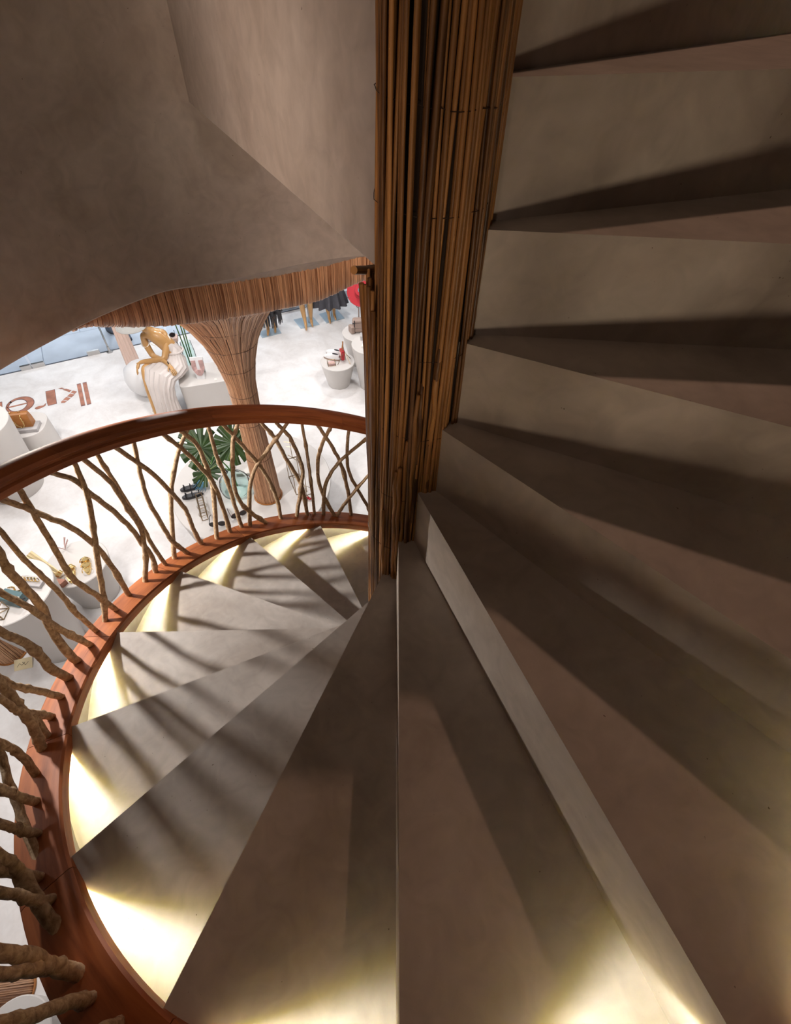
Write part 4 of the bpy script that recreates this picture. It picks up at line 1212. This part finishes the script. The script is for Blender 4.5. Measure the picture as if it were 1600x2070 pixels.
# tan handbag group
ZA = ZF + 0.4005
slabbox('stone_block', 'grey stone slab under the tan handbag', (-4.80, 3.50, ZA), (.34, .17, .045), radians(16), STONE, 'block')
hb = thing('tan_handbag', 'tan leather flap handbag with gold chain on the grey slab at the left edge', 'bag', (-4.82, 3.52, ZA + .046))
Rb = Matrix.Rotation(radians(16), 3, 'Z')
def hq(x, y, z): return Vector((-4.82, 3.52, ZA + .047)) + Rb @ Vector((x, y, z))
sect = [(-.055, 0), (.055, 0), (.05, .10), (.03, .17), (-.012, .175), (-.035, .15)]
MB().loft([[hq(x, y, z) for y, z in sect] for x in (-.135, .135)]).build('bag_body', TAN, hb)
MB().loft([[hq(x, y, z) for y, z in ((-.052, .03), (-.045, .12), (-.03, .168), (-.01, .182), (.03, .178), (.03, .171), (-.012, .176), (-.037, .15), (-.048, .10), (-.057, .03))] for x in (-.138, .138)]).build('bag_flap', TAN, hb)
chain('gold_chain', [hq(-.05, 0, .178), hq(-.055, -.05, .15), hq(-.02, -.068, .05), hq(.03, -.07, .012), hq(.06, -.068, .06), hq(.055, -.05, .14), hq(.05, 0, .178)], .003, GOLD, hb, 34)
for x in (-.05, .05):
    MB().tube([hq(x + .013 * cos(a_ * pi / 8), 0, .183 + .013 * sin(a_ * pi / 8)) for a_ in range(16)], .004, 5, closed=True).build('chain_ring', GOLD, hb, True)
cg, q = cage('wire_display_cage', 'dark wire cage around a jewellery block, beside the tan handbag', (-5.02, 3.40, ZA), .13, .12, .30, radians(16), BRASS, .004)
slabbox('stone_block', 'grey block with jewellery inside the wire cage', (-5.02, 3.40, ZA), (.08, .08, .04), radians(16), STONE, 'block')
for q_ in range(3):
    o = MB().tube([(-5.04 + q_ * .02 + .015 * cos(a_ * pi / 8), 3.40 + .02 * sin(a_ * pi / 8), ZA + .046) for a_ in range(16)], .004, 5, closed=True).build('gold_ring', GOLD if q_ != 1 else PINK, None, True)
    tag(o, ['gold ring on the caged block, furthest left', 'pink ring on the caged block between two gold ones', 'gold ring on the caged block, nearest the handbag'][q_], 'ring', 'rings in the wire cage')

# necklace bust, vase, sunglasses stand by the seated mannequin
ZS = ZF + 0.4505
bu = thing('necklace_bust', 'white folded necklace stand hung with dusty pink bead strands', 'necklace stand', (-3.0, 4.74, ZS))
fb = Vector((.25, -.95, 0)).normalized(); sb_ = Vector((.95, .25, 0)).normalized()
def bq(a, s_, z): return Vector((-3.0, 4.76, ZS)) + fb * a + sb_ * s_ + Vector((0, 0, z))
MB().add([bq(.06, -.05, 0), bq(.06, .05, 0), bq(.0, .085, .30), bq(.0, -.085, .30), bq(.05, -.05, 0), bq(.05, .05, 0), bq(-.012, .085, .30), bq(-.012, -.085, .30)],
         [(0, 1, 2, 3), (7, 6, 5, 4), (0, 4, 5, 1), (1, 5, 6, 2), (2, 6, 7, 3), (3, 7, 4, 0)]).build('front_board', WHITE, bu)
MB().add([bq(-.005, -.085, .30), bq(-.005, .085, .30), bq(-.11, .05, 0), bq(-.11, -.05, 0), bq(-.015, -.085, .298), bq(-.015, .085, .298), bq(-.12, .05, 0), bq(-.12, -.05, 0)],
         [(0, 1, 2, 3), (7, 6, 5, 4), (0, 4, 5, 1), (1, 5, 6, 2), (2, 6, 7, 3), (3, 7, 4, 0)]).build('back_board', WHITE, bu)
for k_ in range(6):
    w_ = .070 - .009 * k_
    MB().tube(catmull([bq(.012, -w_, .26), bq(.03, -w_ * 1.05, .15), bq(.055, -w_ * .45, .075 + .012 * k_), bq(.06, 0, .06 + .016 * k_), bq(.055, w_ * .45, .075 + .012 * k_), bq(.03, w_ * 1.05, .15), bq(.012, w_, .26)], 22), .0075, 5).build('bead_strand', PINK, bu, True)
va = thing('glass_vase', 'tall clear glass vase with green stems behind the necklace stand', 'vase', (-3.27, 5.10, ZF))
MB().lathe([(.075, 0), (.085, .01), (.085, .60), (.07, .75), (.064, .75), (.079, .60), (.079, .02), (.02, .015)], (-3.27, 5.12, ZF), 28, False).build('vase_body', AQUA, va, True)
for dx, dy in ((.0, .01), (.02, -.01), (-.015, .0)):
    MB().tube([(-3.27 + dx, 5.12 + dy, ZF + .03), (-3.28 + dx * 2, 5.13 + dy, ZF + .6), (-3.30 + dx * 4, 5.15 + dy * 4, ZF + 1.2)], .008, 6).build('stem', STEM, va, True)
dp = plinth('slim white pillar under the pale sunglasses block', (-3.47, 5.16), .06, .06, .74, 'display_pillar')
slabbox('pale_block', 'pale pink block carrying sunglasses beside the seated mannequin', (-3.47, 5.16, ZF + .7405), (.16, .13, .05), radians(20), simple('blush_block', (.75, .55, .48), .6), 'block')
sunglasses('dark sunglasses on the pale pink block behind the seated mannequin', (-3.47, 5.12, ZF + .792), radians(-60), BLACK, sc=1.15)
wp = slabbox('wooden_board', 'upright reddish wooden board behind the necklace stand', (-2.86, 5.42, ZF), (.36, .05, 1.9), radians(20), grain_mat('board_wood', (.20, .07, .03), (.42, .17, .08), 4, 30), 'board')
slabbox('price_card', 'small white price card on the mannequin plinth', (-2.79, 4.72, ZS), (.035, .05, .003), radians(20), PAPER, 'card')

# ------------------------------------------------------------------ goods on the round table
ZR = ZF + 0.4505
bv = thing('glass_bottle_vase', 'bulbous aqua glass bottle vase on the round table, left of the reed tree', 'vase', (-1.90, 2.67, ZR))
MB().lathe([(.04, .004), (.11, .0), (.155, .05), (.165, .12), (.15, .20), (.10, .265), (.055, .30), (.045, .34), (.055, .37), (.05, .37), (.04, .34), (.05, .295), (.095, .255), (.142, .19), (.157, .12), (.148, .06), (.1, .012)], (-1.90, 2.67, ZR), 36, False).build('bottle', AQUA, bv, True)
pm = thing('monstera_leaves', 'three big split green leaves standing in the aqua bottle vase', 'plant', (-1.90, 2.67, ZR + .02))
def monstera(c, up, nrm, L, W, seed):
    up = Vector(up).normalized(); nrm = Vector(nrm); nrm = (nrm - up * nrm.dot(up)).normalized(); sd = up.cross(nrm)
    rl = random.Random(seed)
    n = 220
    top, bot = [], []
    for i in range(n):
        a_ = 2 * pi * i / n
        # heart shape, deep slots between the lobes
        x = sin(a_); y = cos(a_)
        r = 1.0 - 0.28 * max(0, -y) ** 3 * (1 if abs(x) < .35 else .4)
        ph = (a_ if a_ < pi else 2 * pi - a_) / pi
        cut = 0.5 + 0.5 * cos(ph * 12 * pi)
        if 0.08 < ph < 0.82 and cut < 0.13: r *= 0.60
        px, py = x * r * W, y * r * L
        w = -0.16 * (px * px) / W - 0.12 * py * py / L + .012 * sin(ph * 13 * pi * 1.0)
        p = Vector(c) + sd * px + up * py + nrm * w
        top.append(p + nrm * .0015); bot.append(p - nrm * .0015)
    cc_ = Vector(c)
    vs = top + bot + [cc_ + nrm * .002, cc_ - nrm * .002]
    fs = []
    for i in range(n):
        j = (i + 1) % n
        fs += [(i, j, 2 * n), (n + j, n + i, 2 * n + 1), (i, n + i, n + j, j)]
    lf = MB().add(vs, fs).build('leaf', LEAF, pm)
    MB().tube([cc_ - up * L * .7 + nrm * .001, cc_ + nrm * .004, cc_ + up * L * .8 + nrm * (-.12 * .64 * L + .004)], [.006, .004, .0015], 5).build('midrib', LEAFVEIN, lf)
    return lf
VN = Vector((-1.90, 2.67, ZR + .33))
for c, up, nr, L, W, sd_ in (((-2.20, 2.78, ZR + .52), (-.45, .45, .45), (.35, -.55, .75), .28, .22, 1), ((-1.86, 2.80, ZR + .60), (.15, .55, .6), (.15, -.7, .6), .26, .20, 2), ((-2.13, 2.60, ZR + .36), (-.6, -.25, -.35), (-.25, -.5, .8), .19, .15, 3)):
    monstera(c, up, nr, L, W, sd_)
    cv = Vector(c); uv_ = Vector(up).normalized()
    MB().tube(catmull([VN + Vector((.02, 0, -.22)), VN, VN + (cv - VN) * .5 + Vector((0, 0, .05)), cv - uv_ * L * .7], 10), .007, 6).build('leaf_stalk', STEM, pm, True)
for k_, (x, y, lab) in enumerate(((-2.42, 2.67, 'black strappy sandal on the round table, the one behind'), (-2.36, 2.56, 'black strappy sandal on the round table, the one in front'))):
    shoe('sandal', lab, (x, y, ZR), radians(205), BLACK, BLACK, .22, .075, 'pair of black sandals', True)
fe = thing('feather_fan', 'petrol blue feather earring spread on the round table beside the leaves', 'feathers', (-2.30, 2.77, ZR))
rf = random.Random(2)
MB().lathe([(.03, 0), (.034, .012), (.02, .02), (.004, .022)], (-2.26, 2.75, ZR + .07), 18).build('gold_boss', GOLD, fe, True)
for k_ in range(17):
    a_ = radians(110 + k_ * 11)
    b_ = Vector((-2.27, 2.755, ZR + .075)); e_ = b_ + Vector((cos(a_) * .15, sin(a_) * .15, -.05 + rf.uniform(-.015, .02)))
    MB().tube([b_, (b_ + e_) / 2 + Vector((0, 0, .02)), e_], [.004, .012, .002], 5, flat=.4).build('feather', FEATHER, fe, True)
def ladder(name, label, c, d, L, w, hgt, mat, group):
    t = thing(name, label, 'stand', c, group)
    d_ = Vector((cos(d), sin(d), 0)); s_ = Vector((-d_.y, d_.x, 0)); b = Vector(c)
    mb = MB()
    Z = lambda z: Vector((0, 0, z))
    for z in (.004, hgt):
        mb.bars([(b + s_ * w / 2 + Z(z), b + d_ * L + s_ * w / 2 + Z(z)), (b - s_ * w / 2 + Z(z), b + d_ * L - s_ * w / 2 + Z(z))], .004)
        for u in (0, .33, .66, 1):
            mb.bars([(b + d_ * L * u + s_ * w / 2 + Z(z), b + d_ * L * u - s_ * w / 2 + Z(z))], .004)
    for u in (0, 1):
        for sg in (1, -1):
            mb.bars([(b + d_ * L * u + s_ * w / 2 * sg + Z(.004), b + d_ * L * u + s_ * w / 2 * sg + Z(hgt))], .004)
    mb.build('wire_frame', mat, t)
    for u in (.25, .6):
        MB().tube([b + d_ * L * u + s_ * (.05 * cos(2 * pi * i / 20)) + d_ * (.05 * sin(2 * pi * i / 20)) + Z(.010) for i in range(20)], .002, 4, closed=True).build('hoop', mat, t)
    return t
ladder('wire_earring_stand', 'ladder-like brass wire earring stand on the round table below the sandals', (-2.12, 2.25, ZR), radians(118), .34, .06, .07, BRASS, 'wire stands on the round table')
t_, q = cage('display_rack', 'tall dark wire frame on the round table, right of the reed tree', (-1.27, 2.86, ZR), .30, .12, .26, radians(118), BRASS, .004, 0, False, 'wire stands on the round table')
mbj = MB()
jt = thing('earring_tree', 'thin brass earring tree at the back of the round table, left of the wire frame', 'stand', (-1.42, 3.28, ZR))
mbj.bars([((-1.42, 3.28, ZR + .002), (-1.42, 3.28, ZR + .30)), ((-1.49, 3.28, ZR + .24), (-1.35, 3.28, ZR + .24)), ((-1.47, 3.28, ZR + .17), (-1.37, 3.28, ZR + .17)), ((-1.48, 3.24, ZR + .003), (-1.36, 3.32, ZR + .003)), ((-1.36, 3.24, ZR + .003), (-1.48, 3.32, ZR + .003))], .004).build('wire_frame', BRASS, jt)
jt2 = thing('earring_tree', 'thin brass earring tree left of the monstera leaves on the round table', 'stand', (-2.42, 2.93, ZR))
MB().bars([((-2.42, 2.93, ZR + .002), (-2.42, 2.93, ZR + .26)), ((-2.49, 2.93, ZR + .25), (-2.35, 2.93, ZR + .25)), ((-2.47, 2.93, ZR + .17), (-2.37, 2.93, ZR + .17)), ((-2.48, 2.89, ZR + .003), (-2.36, 2.97, ZR + .003)), ((-2.36, 2.89, ZR + .003), (-2.48, 2.97, ZR + .003))], .004).build('wire_frame', BRASS, jt2)
for k_, z_ in enumerate((.25, .17)):
    for sg in (-1, 1):
        MB().tube([(-2.42 + sg * (.065 - .015 * k_) + .014 * cos(2 * pi * i / 14), 2.93, ZR + z_ - .016 + .014 * sin(2 * pi * i / 14)) for i in range(14)], .003, 4, closed=True).build('earring', GOLD, jt2)
sunglasses('black sunglasses on the round table, nearest the rim board', (-1.96, 2.18, ZR), radians(-75), BLACK, sc=1.2)
sunglasses('dark tortoise sunglasses on the round table behind the black pair', (-1.78, 2.33, ZR), radians(-55), simple('tortoise_frame', (.06, .025, .02), .3), sc=1.2)
slabbox('book', 'pale closed book at the foot of the reed tree on the round table', (-1.88, 3.02, ZR), (.24, .16, .03), radians(12), PAPER, 'book')
wdg = MB().prism([(-1.78, 2.80), (-1.66, 2.86), (-1.64, 2.74)], ZR + .0005, ZR + .15).build('wooden_wedge', INLAY)
tag(wdg, 'small reddish wooden wedge between the aqua vase and the reed tree', 'wedge')
jb = thing('jewel_stand', 'small wire stand with red beads at the right of the round table', 'stand', (-1.10, 2.66, ZR))
MB().bars([((-1.20, 2.66, ZR + .003), (-1.08, 2.74, ZR + .003)), ((-1.20, 2.74, ZR + .003), (-1.08, 2.66, ZR + .003)), ((-1.14, 2.70, ZR + .003), (-1.14, 2.70, ZR + .10))], .004).build('wire_frame', BRASS, jb)
MB().tube([(-1.14 + .06 * cos(pi * i / 12), 2.70, ZR + .10 + .05 * sin(pi * i / 12)) for i in range(13)], .003, 4).build('arch', BRASS, jb)
for k_ in range(5):
    MB().lathe([(.002, 0), (.013, .008), (.016, .016), (.013, .024), (.002, .032)], (-1.19 + k_ * .025, 2.64 + .01 * (k_ % 2), ZR + .002), 12).build('bead', CRIMSON, jb, True)

# ------------------------------------------------------------------ goods on the left-hand plinths
ZG = ZF + 0.5205
shoe('gold_sandal', 'shiny gold slide sandal on the round plinth, turned toward the shop', (-3.00, 1.53, ZG), radians(125), GOLD, GOLD, .22, .085, 'pair of gold sandals', True)
shoe('gold_sandal', 'shiny gold slide sandal on the round plinth, beside the gold pouch', (-3.10, 1.43, ZG), radians(118), GOLD, GOLD, .22, .085, 'pair of gold sandals', True)
po = thing('gold_pouch', 'long pleated gold pouch knotted at one end, lying behind the ring tray', 'pouch', (-3.30, 1.55, ZG))
A_, B_ = Vector((-3.19, 1.40, ZG + .05)), Vector((-3.42, 1.43, ZG + .22))
dd = (B_ - A_).normalized(); s1 = dd.cross(Vector((0, 0, 1))).normalized(); s2 = s1.cross(dd)
MB().loft([[A_ + (B_ - A_) * u + s1 * (cos(2 * pi * i / 48) * w * (1 + .10 * cos(i * 2 * pi / 4))) + s2 * (sin(2 * pi * i / 48) * w * .6 * (1 + .10 * cos(i * 2 * pi / 4))) for i in range(48)] for u, w in ((0, .02), (.2, .035), (.6, .055), (1, .075))]).build('pleated_body', GOLDCLOTH, po, True)
for k_ in range(3):
    MB().tube([A_ + dd * (-.01 * k_) + s1 * (cos(2 * pi * i / 14) * .028) + s2 * (sin(2 * pi * i / 14) * .028) for i in range(14)], .010, 5, closed=True).build('knot', GOLD, po, True)
wd2 = MB().prism([(-3.20, 1.345), (-3.08, 1.335), (-3.10, 1.285), (-3.17, 1.285)], ZG + .0005, ZG + .06).build('wooden_wedge', INLAY)
tag(wd2, 'reddish wooden wedge on the gold sandal plinth', 'wedge')
ZP = ZF + 0.9305
slabbox('ring_tray', 'grey stone tray with a row of gold rings on the large left plinth', (-3.05, 1.075, ZP), (.20, .09, .035), radians(-2), STONE, 'tray')
for k_ in range(5):
    o = MB().tube([(-3.10 + k_ * .028 + .02 * cos(2 * pi * i / 16), 1.075 + .006 * sin(2 * pi * i / 16), ZP + .058 + .02 * sin(2 * pi * i / 16)) for i in range(16)], .0035, 5, closed=True).build('ring', GOLD, None, True)
    tag(o, ['first', 'second', 'third', 'fourth', 'fifth'][k_] + ' gold ring from the left standing on the grey stone tray', 'ring', 'gold rings on the stone tray')
pb = thing('petrol_box_bag', 'petrol blue box bag on the large left plinth, behind crossing branches', 'bag', (-3.09, .90, ZP))
bevel(MB().box((-3.09, .90, ZP + .046), (.17, .10, .09), radians(-8)).build('bag_body', PETROL, pb), .008)
MB().box((-3.09, .90, ZP + .092), (.172, .004, .003), radians(-8)).build('piping', STRAP, pb)
MB().tube([(-3.02, .87, ZP + .06), (-2.99, .85, ZP + .10), (-2.985, .90, ZP + .06)], .007, 6).build('handle', BLACK, pb, True)
nk = chain('gold_necklace', [(-3.22, 1.01, ZP + .006), (-3.18, 1.02, ZP + .006), (-3.14, .985, ZP + .006), (-3.09, 1.0, ZP + .006), (-3.05, .975, ZP + .006)], .003, GOLD, None, 20)
tag(nk, 'thin gold chain necklace lying between the ring tray and the petrol bag', 'necklace')
cage('wire_pyramid_frame', 'angular brass wire frame at the left edge of the large plinth', (-3.17, .77, ZP), .15, .10, .10, radians(10), BRASS, .004, 0, True)
mbn = thing('coral_branch', 'small pale coral sprig behind the gold pouch', 'sprig', (-3.42, 1.62, ZG))
rk = random.Random(8)
for k_ in range(9):
    a_ = rk.uniform(0, 6.28)
    MB().tube([(-3.30, 1.70, ZG + .003), (-3.30 + .03 * cos(a_), 1.70 + .03 * sin(a_), ZG + .06), (-3.30 + .07 * cos(a_), 1.70 + .07 * sin(a_), ZG + .11)], .003, 4).build('twig', PINK, mbn)
# card at the reed tree foot
cd = thing('cream_card', 'cream card with a dark scribble lying at the foot of the left reed tree', 'card', (-3.44, .74, ZF))
Rc = Matrix.Rotation(radians(20), 3, 'Z') @ Matrix.Rotation(radians(25), 3, 'X')
MB().box((-3.44, .745, ZF + .024), (.15, .10, .003), mat=Rc).build('card_sheet', CARD, cd)
def cq(x, y): return Vector((-3.44, .745, ZF + .024)) + Rc @ Vector((x, y, .0025))
MB().tube([cq(-.05, -.02), cq(-.03, .01), cq(-.01, -.01), cq(.015, .012), cq(-.005, .015), cq(.02, -.012), cq(.045, .012)], .0018, 4).build('scribble', INK, cd)
